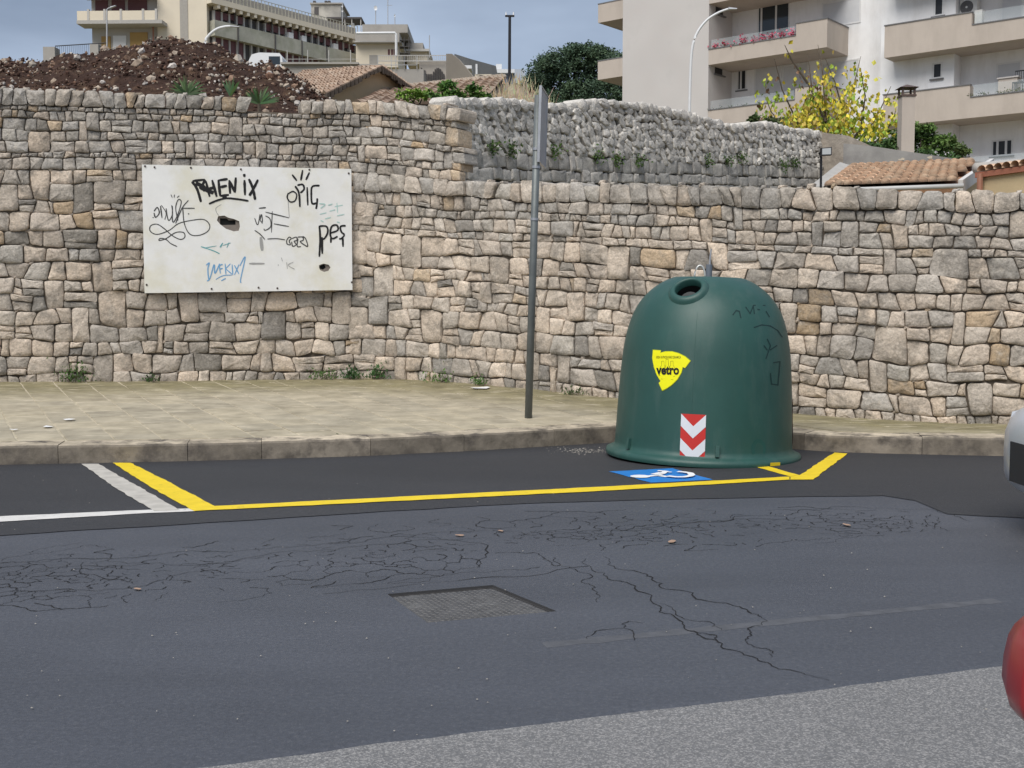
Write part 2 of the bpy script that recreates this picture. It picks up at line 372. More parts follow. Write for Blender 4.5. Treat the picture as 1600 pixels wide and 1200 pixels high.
for ff in eo.values():
    if len(ff) == 2:
        a, b = cen2[ff[0]], cen2[ff[1]]; m2_ = (a + b) / 2; pr = .18 + .62 * max(0, min(1, .5 + 1.6 * mnoise.noise(Vector((m2_.x * 1.1, m2_.y * 1.6, 3)))))
        if (a - b).length < .9 and rnd.random() < pr:
            P = fract([Vector((a.x, a.y, .002)), Vector((b.x, b.y, .002))], .2, 3); w0 = rnd.choice((.0025, .0035, .006)); vs, fs = ribbon_verts(P, [w0 * rnd.uniform(.5, 1.3) for _ in P]); mb.add(vs, fs)
tag(mb.build('crack_network', M_CRACK, over), kind='stuff')
# pale flattened leaves / pebbles on the road, scuff lines
def scuff(px0, px1, wd, a):
    p, q = gp(*px0, .0006), gp(*px1, .0006); pts = [p.lerp(q, k / 30) for k in range(31)]
    vs, fs = ribbon_verts(pts[::-1], [wd * (.5 + .6 * abs(n1(k * .6, wd))) for k in range(31)])
    mk('tyre_scuff', vs, fs, a, over)
M_SCUFF = mat('scuff', (.092, .095, .105), .7, .25, 14)
scuff((850, 1008), (1560, 938), .10, M_SCUFF)
mb = MB()
for k in range(150):
    x, y = rnd.uniform(0, 1600), rnd.uniform(740, 1150); p = gp(x, y, .006); r_ = rnd.uniform(.0015, .005)
    mb.add([p + Vector((r_, 0, 0)), p + Vector((0, r_, 0)), p - Vector((r_, 0, 0)), p - Vector((0, r_, 0)), p + Vector((0, 0, r_ * .7))], [(0, 1, 4), (1, 2, 4), (2, 3, 4), (3, 0, 4)])
for k in range(170):
    x, y = rnd.gauss(915, 24), rnd.gauss(704, 2.6); p = gp(x, y, .006); r_ = rnd.uniform(.003, .009); mb.add([p + Vector((r_, 0, 0)), p + Vector((0, r_, 0)), p - Vector((r_, 0, 0)), p - Vector((0, r_, 0)), p + Vector((0, 0, r_ * .5))], [(0, 1, 4), (1, 2, 4), (2, 3, 4), (3, 0, 4)])
tag(mb.build('road_grit', mat('grit', (.30, .28, .25), .9, .3, 30), over), kind='stuff')

# ------------------------------------------------------------------ wall path
WP = [(-420, 600, 12.6), (-160, 598, 13.2), (0, 597, 13.5), (290, 595, 14.1), (520, 592, 14.6), (590, 591.5, 14.62), (645, 594, 14.4), (715, 598, 14.05), (820, 607, 13.45), (918, 618, 12.95),
      (1060, 632, 12.4), (1231, 645, 11.75), (1362, 655, 11.4), (1488, 661, 11.1), (1600, 663, 10.9), (1800, 668, 10.5), (2000, 675, 10.1)]
ctrl = [(p, at(*p)) for p in WP]
path = []
for i in range(len(ctrl) - 1):
    p0 = ctrl[max(i - 1, 0)][1]; p1 = ctrl[i][1]; p2 = ctrl[i + 1][1]; p3 = ctrl[min(i + 2, len(ctrl) - 1)][1]
    for k in range(16):
        t = k / 16
        path.append(0.5 * ((2 * p1) + (p2 - p0) * t + (2 * p0 - 5 * p1 + 4 * p2 - p3) * t * t + (3 * p1 - p0 - 3 * p2 + p3) * t ** 3))
path.append(ctrl[-1][1])
SS = [0.0]
for a, b in zip(path, path[1:]): SS.append(SS[-1] + (b.xy - a.xy).length)
import bisect
def wall_at(s):
    i = min(max(bisect.bisect_right(SS, s) - 1, 0), len(SS) - 2)
    t = (s - SS[i]) / (SS[i + 1] - SS[i]); p = path[i].lerp(path[i + 1], t)
    a = path[max(i - 3, 0)]; b = path[min(i + 4, len(path) - 1)]; d = (b - a).xy.normalized()
    return p, Vector((d.y, -d.x, 0))
PXS = [(pix(p)[0], s) for p, s in zip(path, SS)]
def s_of(px): return interp(PXS, px)
SPX = [(s, x) for x, s in PXS]
def px_of(s): return interp(SPX, s)
def W(s, z, d):
    p, n = wall_at(s); return Vector((p.x + n.x * d, p.y + n.y * d, z))
LOWTOP = [(-420, 262), (540, 268), (640, 277), (700, 282), (850, 286), (1250, 294), (1600, 300), (2000, 306)]
TALLTOP = [(-420, 128), (0, 138), (240, 146), (390, 152), (470, 156), (600, 158), (720, 168)]
def z_low(s): p, n = wall_at(s); return at(px_of(s), interp(LOWTOP, px_of(s)), p.y).z
def z_tall(s): p, n = wall_at(s); return at(px_of(s), interp(TALLTOP, px_of(s)), p.y).z

# ------------------------------------------------------------------ stones
BEIGE = [(.60, .505, .41), (.56, .475, .39), (.65, .555, .455), (.51, .44, .365), (.62, .515, .41), (.55, .46, .37)]
GREY = [(.44, .41, .37), (.40, .375, .34), (.47, .44, .40), (.37, .347, .315), (.45, .418, .37)]
DARK = [(.27, .25, .225), (.30, .275, .24)]
OCHRE = [(.50, .385, .265), (.43, .325, .215), (.54, .43, .31)]
def stone_col(h, px):
    g = 0.20 + 0.75 * max(0, (h - .62) / .38)
    x = rnd.random()
    if x < 0.035: c = rnd.choice(OCHRE)
    elif x < 0.10: c = rnd.choice(DARK)
    else:
        t = min(1, max(0, g + rnd.gauss(-.02, .45))); c = tuple(lerp(a_, b_, t) for a_, b_ in zip(rnd.choice(BEIGE), rnd.choice(GREY)))
    k = rnd.uniform(.90, 1.13); return tuple(v * k for v in c)
def stone(poly, d_face, mapf, rnd=rnd, back=-.12, corner=(.05, .26), bulge=.002, gap=.005, edge=.008):
    """poly: (s,z) corners ccw; returns verts, faces"""
    n = len(poly); P = [Vector((p[0], p[1], 0)) for p in poly]; c = sum(P, Vector()) / n
    outl = []
    for i in range(n):
        a, p, b = P[i - 1], P[i], P[(i + 1) % n]
        k1, k2 = rnd.uniform(*corner), rnd.uniform(*corner)
        m_ = min((a - p).length, (b - p).length)
        q1 = p + (a - p).normalized() * min(k1 * m_, .45 * (a - p).length); q2 = p + (b - p).normalized() * min(k2 * m_, .45 * (b - p).length)
        outl += [q1, (q1 + 2 * p + q2) / 4 + (c - p) * rnd.uniform(0, .03), q2]
        mid = (p + b) / 2; dd = b - p; outl.append(mid + Vector((-dd.y, dd.x, 0)) * rnd.uniform(-.035, .035))
    def inset(pts, g):
        o = []
        for p in pts:
            v = c - p; l = v.length; o.append(p + v * min(.6, g / max(l, 1e-6)))
        return o
    o1 = inset(outl, gap); o2 = inset(outl, gap + edge * rnd.uniform(.7, 1.2)); o3 = inset(outl, gap + edge); o3 = [c + (p - c) * .55 for p in o3]
    vs, m_ = [], len(outl); tx, tz = rnd.uniform(-.07, .07), rnd.uniform(-.09, .07)
    for p in o1: vs.append(mapf(p.x, p.y, back))
    for p in o1: vs.append(mapf(p.x, p.y, d_face - .010 + rnd.uniform(-.004, .004)))
    for p in o2: vs.append(mapf(p.x, p.y, d_face + (p.x - c.x) * tx + (p.y - c.y) * tz + rnd.uniform(-.005, .005)))
    for p in o3: vs.append(mapf(p.x, p.y, d_face + bulge + (p.x - c.x) * tx + (p.y - c.y) * tz + rnd.uniform(-.006, .008)))
    vs.append(mapf(c.x, c.y, d_face + bulge + rnd.uniform(-.006, .012)))
    fs = []
    for r_ in range(3):
        for i in range(m_):
            j = (i + 1) % m_; fs.append((r_ * m_ + i, r_ * m_ + j, (r_ + 1) * m_ + j, (r_ + 1) * m_ + i))
    for i in range(m_): fs.append((3 * m_ + i, 3 * m_ + (i + 1) % m_, 4 * m_))
    return vs, fs
STONES = []      # (thing key, verts, faces, colour)
def layout(s0, s1, zb, zt, fr, who, hcol, coping=False, wr=(.75, 1.75), split=.15, gapcop=None, irr=.21):
    tot = sum(fr); acc = [0]
    for f in fr: acc.append(acc[-1] + f / tot)
    K = len(fr); seed0 = rnd.uniform(0, 90)
    def B(k, s):
        z0, z1 = zb(s), zt(s); v = acc[k]
        if 0 < k < K: 
            hh = min(fr[k - 1], fr[k]) / tot
            v += hh * (irr * 1.6 * n1(s * .9, k + seed0) + irr * 1.2 * n1(s * 3.7, k + 40 + seed0) + irr * .8 * n1(s * 9, k + 80 + seed0))
        return z0 + (z1 - z0) * v
    blocked = {}
    for k in range(K):
        cop = coping and k == K - 1
        s = s0 - rnd.uniform(0, .15); jo = (rnd.uniform(-.02, .02), rnd.uniform(-.02, .02))
        while s < s1:
            bl = next(((a, b, j_) for a, b, j_ in blocked.get(k, ()) if b > s + 1e-6 and a >= s - .02), None)
            if bl and bl[0] <= s + .001: s = bl[1]; jo = bl[2]; continue
            hm = fr[k] / tot * (zt(s) - zb(s))
            wd = hm * (rnd.uniform(.65, 1.15) if cop else (rnd.uniform(*wr) if fr[k] > .045 else rnd.uniform(1.6, 4.2)))
            if rnd.random() < .12 and not cop: wd *= .5
            e = s + wd; ne = (rnd.uniform(-.24, .24) * hm, rnd.uniform(-.24, .24) * hm); kt = k + 1
            if bl and e > bl[0] - .07: e = bl[0]; ne = (0., 0.)
            elif not cop and k + 2 < (K if coping else K + 1) and fr[k] > .045 and .08 < wd < .5 and rnd.random() < .07 and not any(a < e + .1 and b > s - .1 for a, b, _ in blocked.get(k + 1, ())): kt = k + 2; jo = (0., 0.) if jo == (0., 0.) else jo; ne = (ne[0] * .4, ne[1] * .4); blocked.setdefault(k + 1, []).append((s + jo[1], e + ne[1], (0., 0.)))
            q = [(s + jo[0], B(k, s + jo[0])), (e + ne[0], B(k, e + ne[0])), (e + ne[1], B(kt, e + ne[1])), (s + jo[1], B(kt, s + jo[1]))]
            if cop:
                up = rnd.uniform(-.10, .14) * hm; q[2] = (q[2][0], q[2][1] + up * .8); q[3] = (q[3][0], q[3][1] + up)
            skip = gapcop and cop and gapcop[0] < px_of((s + e) / 2) < gapcop[1]
            hh = ((q[2][1] - q[1][1]) + (q[3][1] - q[0][1])) / 2
            if hh > .03 and not skip:
                if cop:
                    add_stone(q, who, hcol, rnd.uniform(.01, .06), back=-.38, corner=(.10, .28), bulge=.012, edge=.022)
                elif kt == k + 1 and rnd.random() < split and hh > .14:
                    f1 = rnd.uniform(.35, .65); f2 = f1 + rnd.uniform(-.08, .08)
                    l = (lerp(q[0][0], q[3][0], f1), lerp(q[0][1], q[3][1], f1)); r_ = (lerp(q[1][0], q[2][0], f2), lerp(q[1][1], q[2][1], f2))
                    add_stone([q[0], q[1], r_, l], who, hcol, rnd.uniform(-.012, .02)); add_stone([l, r_, q[2], q[3]], who, hcol, rnd.uniform(-.012, .02))
                else:
                    add_stone(q, who, hcol, rnd.uniform(-.015, .022))
                if rnd.random() < .30:
                    cz = q[3][1]; sx = q[3][0]; a_ = rnd.uniform(.025, .05); b_ = rnd.uniform(.02, .035)
                    add_stone([(sx - a_, cz - b_), (sx + a_ * .7, cz - b_ * .8), (sx + a_, cz + b_), (sx - a_ * .6, cz + b_ * .9)], who, hcol, -.02, gap=.002, edge=.008, bulge=.004)
            s = e; jo = ne
def add_stone(q, who, hcol, d, **kw):
    sm = sum(p[0] for p in q) / len(q); zm = sum(p[1] for p in q) / len(q); px = px_of(sm)
    if zm > z_low(sm) + .05 and px > 680 and zm > 2.9: kw['back'] = -.28
    vs, fs = stone(q, d, W, **kw); STONES.append((who(px, zm, sm), vs, fs, stone_col(hcol(sm, zm), px)))
S_L, S_J, S_R, S_E = s_of(-300), s_of(650), s_of(1970), s_of(712)
def zbase(s): return wall_at(s)[0].z - .03
def who_low(px, z, s): return 'low' if px > 640 else 'tall'
fr_low = [.05, .085, .072, .078, .08, .07, .078, .066, .074, .092, .03, .066, .046, .056]
layout(s_of(560), S_R, zbase, z_low, fr_low + [.088], who_low, lambda s, z: (z - zbase(s)) / (z_low(s) - zbase(s)) * .98, coping=True)
fr_left = [.055, .085, .065, .08, .07, .085, .06, .085, .07, .08, .075, .06, .08, .065]
layout(S_L, s_of(560), zbase, z_low, fr_left, lambda *a: 'tall', lambda s, z: (z - zbase(s)) / (z_tall(s) - zbase(s)) * .93, wr=(.75, 1.75), irr=.22, split=.16)
layout(S_L, S_E, z_low, z_tall, [.15, .09, .17, .12, .15, .10, .08, .2], lambda *a: 'tall', lambda s, z: .90 + .10 * (z - z_low(s)) / (z_tall(s) - z_low(s)), coping=True, wr=(.8, 2.0), gapcop=(394, 468), irr=.24)

tall = thing('stone_wall', 'tall dry stone wall of beige and grey blocks that carries the graffiti board', 'stone wall', tuple(wall_at(s_of(300))[0]))
low = thing('stone_wall', 'lower curving dry stone wall with grey coping running behind the green bin', 'stone wall', tuple(wall_at(s_of(1200))[0]))
def share(vs):
    xs = [pix(v) for v in vs]; x0 = max(0, min(p[0] for p in xs)); x1 = min(1600, max(p[0] for p in xs)); y0 = min(p[1] for p in xs); y1 = max(p[1] for p in xs)
    return max(0, x1 - x0) * max(0, y1 - y0)
def place_stones(lst, parent, m, name='stone', maxn=298, smooth=True):
    lst = sorted(lst, key=lambda t: -share(t[1]))
    for vs, fs, c in [(t[1], t[2], t[3]) for t in lst[:maxn]]: mk(name, vs, fs, m, parent, [i >= 2 * (len(fs) // 4) for i in range(len(fs))], col=c)
    if len(lst) > maxn:
        mb = MB()
        for t in lst[maxn:]: mb.add(t[1], t[2], t[3])
        tag(mb.build('small_stones', m, parent, [i >= 2 * (len(t[2]) // 4) for t in lst[maxn:] for i in range(len(t[2]))]), kind='stuff')
place_stones([t for t in STONES if t[0] == 'tall'], tall, M_STONE, smooth=False)
place_stones([t for t in STONES if t[0] == 'low'], low, M_STONE, smooth=False)
def core(s0, s1, zb, zt, parent, thick=.5, n=80):
    vs, fs = [], []
    for i in range(n + 1):
        s = lerp(s0, s1, i / n)
        vs += [W(s, zb(s), -.035), W(s, zt(s), -.035), W(s, zt(s), -thick), W(s, zb(s), -thick)]
        if i:
            k = 4 * i
            for j in range(4): fs.append((k - 4 + j, k + j, k + (j + 1) % 4, k - 4 + (j + 1) % 4))
    fs += [(0, 1, 2, 3), (4 * n + 3, 4 * n + 2, 4 * n + 1, 4 * n)]
    mk('wall_core', vs, fs, M_CORE, parent)
core(s_of(-400), S_J, lambda s: zbase(s) - .3, z_low, tall)
core(s_of(-400), S_E - .22, lambda s: z_low(s) - .001, lambda s: z_tall(s) - .16, tall)
core(S_J, s_of(1990), lambda s: zbase(s) - .3, lambda s: z_low(s) - .14, low)

# ------------------------------------------------------------------ kerb and pavement
KB = [(-420, 738), (0, 727), (300, 721), (560, 713.5), (640, 709.5), (720, 706), (840, 699), (950, 692.5), (1040, 688.5), (1120, 688.5), (1185, 694), (1234, 702), (1324, 707.6), (1450, 711), (1600, 714), (2000, 722)]
kpts = [gp(*p) for p in KB]; kp = []
for i in range(len(kpts) - 1):
    p0, p1, p2, p3 = kpts[max(i - 1, 0)], kpts[i], kpts[i + 1], kpts[min(i + 2, len(kpts) - 1)]
    for k in range(10):
        t = k / 10; kp.append(0.5 * ((2 * p1) + (p2 - p0) * t + (2 * p0 - 5 * p1 + 4 * p2 - p3) * t * t + (3 * p1 - p0 - 3 * p2 + p3) * t ** 3))
kp.append(kpts[-1]); KS = [0.0]
for a, b in zip(kp, kp[1:]): KS.append(KS[-1] + (b - a).length)
def kerb_at(s):
    i = min(max(bisect.bisect_right(KS, s) - 1, 0), len(KS) - 2); t = (s - KS[i]) / (KS[i + 1] - KS[i])
    a = kp[max(i - 2, 0)]; b = kp[min(i + 3, len(kp) - 1)]; d = (b - a).xy.normalized()
    return kp[i].lerp(kp[i + 1], t), Vector((d.x, d.y, 0)), Vector((-d.y, d.x, 0))
KH = .152
kerb = empty('kerb', tuple(kerb_at(KS[-1] / 2)[0])); tag(kerb, kind='structure')
s = 0.0; kk = 0
while s < KS[-1] - .3:
    ln = rnd.uniform(.55, 1.05); e = min(s + ln, KS[-1] - .01); g = .002
    hz = KH + rnd.uniform(-.004, .004); vs = []
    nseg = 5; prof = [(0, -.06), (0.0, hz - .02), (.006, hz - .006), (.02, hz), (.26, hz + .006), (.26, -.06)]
    off = rnd.uniform(-.004, .004)
    for i in range(nseg + 1):
        q, t_, n_ = kerb_at(lerp(s + g, e - g, i / nseg))
        for (d, z) in prof: vs.append(q + n_ * (d + off + .003 * n1(s * 9 + i, 5)) + Vector((0, 0, z + (.004 * n1(i * 1.7 + s * 5, 9) if .02 < z else 0))))
    m_ = len(prof); fs = []
    for i in range(nseg):
        for j in range(m_ - 1): fs.append((i * m_ + j, (i + 1) * m_ + j, (i + 1) * m_ + j + 1, i * m_ + j + 1))
    fs += [tuple(range(m_)), tuple(nseg * m_ + j for j in range(m_))[::-1]]
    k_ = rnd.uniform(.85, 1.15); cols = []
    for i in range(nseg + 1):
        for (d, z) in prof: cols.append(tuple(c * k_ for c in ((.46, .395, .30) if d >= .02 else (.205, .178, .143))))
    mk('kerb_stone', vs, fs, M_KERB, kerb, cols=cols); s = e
def wall_y(x):   # wall base y,z at world x
    best = None
    for a, b in zip(path, path[1:]):
        if (a.x <= x <= b.x): t = (x - a.x) / (b.x - a.x); q = a.lerp(b, t); return q.y, q.z
    return (path[0].y, path[0].z) if x < path[0].x else (path[-1].y, path[-1].z)
def kerb_y(x):
    for a, b in zip(kp, kp[1:]):
        if a.x <= x <= b.x: return lerp(a.y, b.y, (x - a.x) / (b.x - a.x))
    return kp[0].y if x < kp[0].x else kp[-1].y
def pave_z(x, y):
    ky = kerb_y(x) + .2; wy, wz = wall_y(x); t = min(1.1, max(-.2, (y - ky) / max(.4, wy - ky)))
    return lerp(KH + .006, wz, max(0, t))
vs, fs = [], []; NX, NY = 90, 8
for i in range(NX + 1):
    x = lerp(-7.3, 6.3, i / NX)
    ky = kerb_y(x) + .24; wy, wz = wall_y(x)
    for j in range(NY + 1):
        y = lerp(ky, wy + .12, j / NY); vs.append((x, y, pave_z(x, y) - .006))
for i in range(NX):
    for j in range(NY): a = i * (NY + 1) + j; fs.append((a, a + NY + 1, a + NY + 2, a + 1))
pave = tag(mk('pavement', vs, fs, M_JOINT), kind='structure')
dv = Vector((-.46, .888, 0)).normalized(); du = Vector((dv.y, -dv.x, 0)); slabs = []
def clip(poly, f):   # keep f(p) >= 0
    o = []
    for i, p in enumerate(poly):
        q = poly[(i + 1) % len(poly)]; a, b = f(p), f(q)
        if a >= 0: o.append(p)
        if (a >= 0) != (b >= 0): o.append(p.lerp(q, a / (a - b)))
    return o
for i in range(-28, 38):
    off = rnd.uniform(0, .5)
    for j in range(9, 42):
        u0, v0 = i * .36, j * .42 + (.21 if i % 2 else 0) + off * .1
        g = rnd.uniform(.006, .011); jit = lambda: rnd.uniform(-.006, .006)
        base = Vector((0, 0, 0))
        c4 = [base + du * (u0 + a * .36 + (g if a == 0 else -g) + jit()) + dv * (v0 + b * .42 + (g if b == 0 else -g) + jit()) for a, b in ((0, 0), (1, 0), (1, 1), (0, 1))]
        cc = sum(c4, Vector()) / 4
        if not (-7.2 < cc.x < 6.2): continue
        poly = clip(c4, lambda p: p.y - (kerb_y(p.x) + .262)); 
        if len(poly) >= 3: poly = clip(poly, lambda p: wall_y(p.x)[0] + .05 - p.y)
        if len(poly) < 3: continue
        ar = abs(sum(p.x * q.y - q.x * p.y for p, q in zip(poly, poly[1:] + poly[:1]))) / 2
        if ar < .012: continue
        slabs.append((poly, ar))
slab_parts = []
for poly, ar in slabs:
    dz = rnd.uniform(-.003, .003); k_ = rnd.uniform(.92, 1.08); base = rnd.choice([(.375, .33, .245), (.355, .315, .237), (.39, .342, .25)])
    top, bot, cols = [], [], []
    cx = sum(poly, Vector()) / len(poly)
    for p in poly:
        z = pave_z(p.x, p.y) + dz; top.append(Vector((p.x, p.y, z)) + (cx - p) * .0); bot.append(Vector((p.x, p.y, z - .03)))
        wy = wall_y(p.x)[0]; dist = wy - p.y + .25 * n1(p.x * 2.2, 11) + .12 * n1(p.x * 7, 12)
        mo = max(0, min(1, (1.9 - dist) / 1.2)) * .85
        gcol = (.195, .172, .090); cols.append(tuple(lerp(b_ * k_, g_, mo) for b_, g_ in zip(base, gcol)))
    n = len(poly); ins_ = [t + (Vector((cx.x, cx.y, t.z)) - t).normalized() * .006 + Vector((0, 0, .0)) for t in top]
    top2 = [Vector((t.x, t.y, t.z - .004)) for t in top]
    vs = bot + top2 + ins_; fs = [tuple(2 * n + i for i in range(n))]
    for r_ in range(2):
        for i in range(n): fs.append((r_ * n + i, r_ * n + (i + 1) % n, (r_ + 1) * n + (i + 1) % n, (r_ + 1) * n + i))
    slab_parts.append((ar, vs, fs, cols * 3))
slab_parts.sort(key=lambda t: -share(t[1]))
for t in slab_parts[:298]: mk('paving_slab', t[1], t[2], M_SLAB, pave, cols=t[3])
if len(slab_parts) > 298:
    V, Fc, Cc = [], [], []
    for t in slab_parts[298:]:
        k = len(V); V += t[1]; Fc += [tuple(i + k for i in f) for f in t[2]]; Cc += t[3]
    tag(mk('small_slabs', V, Fc, M_SLAB, pave, cols=Cc), kind='stuff')

# ------------------------------------------------------------------ terrain behind the walls
def kslope(px): return interp([(-2000, .15), (500, .152), (760, .14), (950, .125), (1150, .108), (1300, .09), (3000, .085)], px)
vs, fs = [], []; cols_ = [(-2200 + i * 60) for i in range(90)]; rows_ = 40
for i, px in enumerate(cols_):
    sx = s_of(min(max(px, -400), 1980)); wy = wall_at(sx)[0].y
    if px < -400 or px > 1980: wy = 12.0
    zt_ = (z_tall(sx) if px < 700 else z_low(sx)) - .25
    for j in range(rows_ + 1):
        t = j / rows_; D = wy + .42 + (240 - wy) * t ** 2.2
        z = .95 + kslope(px) * D + .25 * n1(D * .15 + px * .01, 21)
        z = min(z, lerp(zt_, 99, min(1, (D - wy - .4) / 160)))
        if 640 < px < 1340: z = min(z, max(.5 + .09 * D, .5 + .09 * D + (D - interp([(690, 15.7), (1000, 20.5), (1330, 26.8)], px) - 1) * .6))
        vs.append(Vector(((px - 800) / F * D, D, z)))
for i in range(len(cols_) - 1):
    for j in range(rows_): a = i * (rows_ + 1) + j; fs.append((a, a + rows_ + 1, a + rows_ + 2, a + 1))
tag(mk('hillside', vs, fs, mat('hill_soil', (.20, .165, .10), .95, .3, 1.2, .05, 3, col2=(.11, .12, .05), fac2=(.45, .65), scale2=.4), None, True), kind='structure')
#==SECTION2==
# ================================================================== BELL BIN
M_BIN = mat('bin_plastic', (0.022, 0.075, 0.064), 0.46, 0.10, 4.0, 0.0006, 60, 0.45, col2=(.050, .098, .086), fac2=(.50, .80), scale2=2.2, aniso=(3, 3, .7))
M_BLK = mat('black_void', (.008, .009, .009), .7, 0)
BC = gp(1097, 712); BC.z = .006
TILT = R(1.5)
bin_ = thing('bell_bin', 'large dark green bell shaped bottle bank standing at the kerb in the bay', 'recycling bin', tuple(BC))
PROF = [(.806, 0.0), (.812, .02), (.806, .045), (.772, .06), (.742, .075), (.736, .11), (.728, .30), (.716, .55), (.702, .75), (.684, .92), (.655, 1.06), (.612, 1.19), (.548, 1.30), (.468, 1.385), (.375, 1.45), (.30, 1.483), (.27, 1.49), (.12, 1.497), (0.001, 1.50)]
def cat1(tab, sub):
    o = []
    for i in range(len(tab) - 1):
        p0, p1, p2, p3 = (Vector(tab[max(i - 1, 0)]), Vector(tab[i]), Vector(tab[i + 1]), Vector(tab[min(i + 2, len(tab) - 1)]))
        for k in range(sub):
            t = k / sub; o.append(0.5 * ((2 * p1) + (p2 - p0) * t + (2 * p0 - 5 * p1 + 4 * p2 - p3) * t * t + (3 * p1 - p0 - 3 * p2 + p3) * t ** 3))
    return o + [Vector(tab[-1])]
BP = PROF[:6] + [tuple(p) for p in cat1(PROF[5:], 3)][1:]
MT = Matrix.Translation(BC) @ Matrix.Rotation(TILT, 4, 'Y')
MTI = MT.inverted()
def b_r(z):
    for (r0, z0), (r1, z1) in zip(BP[5:], BP[6:]):
        if z <= z1: return lerp(r0, r1, (z - z0) / max(1e-6, z1 - z0))
    return 0
def b_pt(az, z, off=0.0):     # az measured from -Y (towards the camera), positive to the right
    r0, r1 = b_r(z - .01), b_r(z + .01); nr, nzv = .02, (r0 - r1); l = math.hypot(nr, nzv)
    r = b_r(z) + off * nr / l; zz = z + off * nzv / l
    return MT @ Vector((r * math.sin(az), -r * math.cos(az), zz))
def b_hit(px, py):
    o = MTI @ Vector((0, 0, CH)); d = (MTI.to_3x3() @ ray(px, py)).normalized(); t = o.length - 1.7
    for _ in range(700):
        p = o + d * t
        if 0 < p.z < 1.5 and math.hypot(p.x, p.y) < b_r(p.z): break
        t += .003
    return math.atan2(p.x, -p.y), p.z
NS = 96; hz_az, hz_z = b_hit(1075.5, 451)
hc_, hn = b_pt(hz_az, hz_z), (b_pt(hz_az, hz_z, .1) - b_pt(hz_az, hz_z)).normalized()
vs, fs = [], []
for (r, z) in BP:
    for j in range(NS): a = 2 * math.pi * j / NS; vs.append(MT @ Vector((r * math.sin(a), -r * math.cos(a), z)))
for i in range(len(BP) - 1):
    for j in range(NS):
        f = (i * NS + j, i * NS + (j + 1) % NS, (i + 1) * NS + (j + 1) % NS, (i + 1) * NS + j)
        c = sum((vs[k] for k in f), Vector()) / 4
        dd = c - hc_; dd -= hn * dd.dot(hn)
        if i > 5 and dd.length < .118 and (c - hc_).length < .2: continue
        fs.append(f)
HOLE_R = .105
body = mk('body', vs, fs, M_BIN, bin_, True)
uu = hn.cross(Vector((0, 0, 1))).normalized(); vv = hn.cross(uu)
def ring_lathe(prof, n=40): 
    v_, f_ = [], []
    for (r, h) in prof:
        for j in range(n): a = 2 * math.pi * j / n; v_.append(hc_ + hn * h + (uu * math.cos(a) + vv * math.sin(a)) * r)
    for i in range(len(prof) - 1):
        for j in range(n): f_.append((i * n + j, i * n + (j + 1) % n, (i + 1) * n + (j + 1) % n, (i + 1) * n + j))
    return v_, f_
v_, f_ = ring_lathe([(.175, -.04), (.160, -.008), (.150, .004), (.138, .012), (.124, .015), (.111, .012), (.105, .002), (.103, -.05)])
mk('opening_collar', v_, f_, M_BIN, bin_, True)
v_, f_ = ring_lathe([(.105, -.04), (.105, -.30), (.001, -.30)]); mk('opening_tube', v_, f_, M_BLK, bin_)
fl = [hc_ - hn * .10 - vv * -.03 + (uu * math.cos(a) * .085 + (vv * .7 + hn * -.5).normalized() * math.sin(a) * .075) for a in [2 * math.pi * k / 20 for k in range(20)]]
mk('rubber_flap', fl, [tuple(range(20))], mat('flap', (.05, .055, .055), .5, .1), bin_)
# hook and ring
hp = lambda x, y, z: MT @ Vector((x, y, z))
M_GALV = mat('galvanised', (.42, .43, .45), .4, .12, 12, metal=.7, spec=.5)
mb = MB(); mb.tube([hp(0, 0, 1.485), hp(0, 0, 1.60)], .027, 16); mb.build('lift_sleeve', mat('sleeve', (.16, .18, .21), .5, .1, metal=.4), bin_, False)
mb = MB(); mb.tube([hp(0.004, 0, 1.59), hp(.006, 0, 1.66), hp(.012, 0, 1.73)], .009, 8, .006); mb.build('lift_rod', M_GALV, bin_)
mb = MB(); mb.tube([hp(-.075 + .045 * math.cos(t), 0, 1.485 + .105 * math.sin(t)) for t in [math.pi * k / 12 for k in range(13)]], .008, 8); mb.build('lift_ring', mat('ring_white', (.6, .6, .58), .4, .1, metal=.5), bin_, True)
# small lugs on the skirt and seam
for az in (R(-62), b_hit(1120, 712)[0]):
    mb = MB(); a0, a1 = az - .02, az + .02
    mb.hexa([b_pt(a0, .08, .03), b_pt(a1, .08, .03), b_pt(a1, .08, -.01), b_pt(a0, .08, -.01), b_pt(a0, .165, .02), b_pt(a1, .165, .02), b_pt(a1, .165, -.01), b_pt(a0, .165, -.01)]); mb.build('lug', M_BIN, bin_)
saz = b_hit(1083, 600)[0]
vs, fs = [], []
for k in range(30):
    z = lerp(.10, 1.2, k / 29); vs += [b_pt(saz - .003, z, -.001), b_pt(saz, z, .0022), b_pt(saz + .003, z, -.001)]
    if k: q = 3 * k; fs += [(q - 3, q - 2, q + 1, q), (q - 2, q - 1, q + 2, q + 1)]
mk('mould_seam', vs, fs, M_BIN, bin_, True)
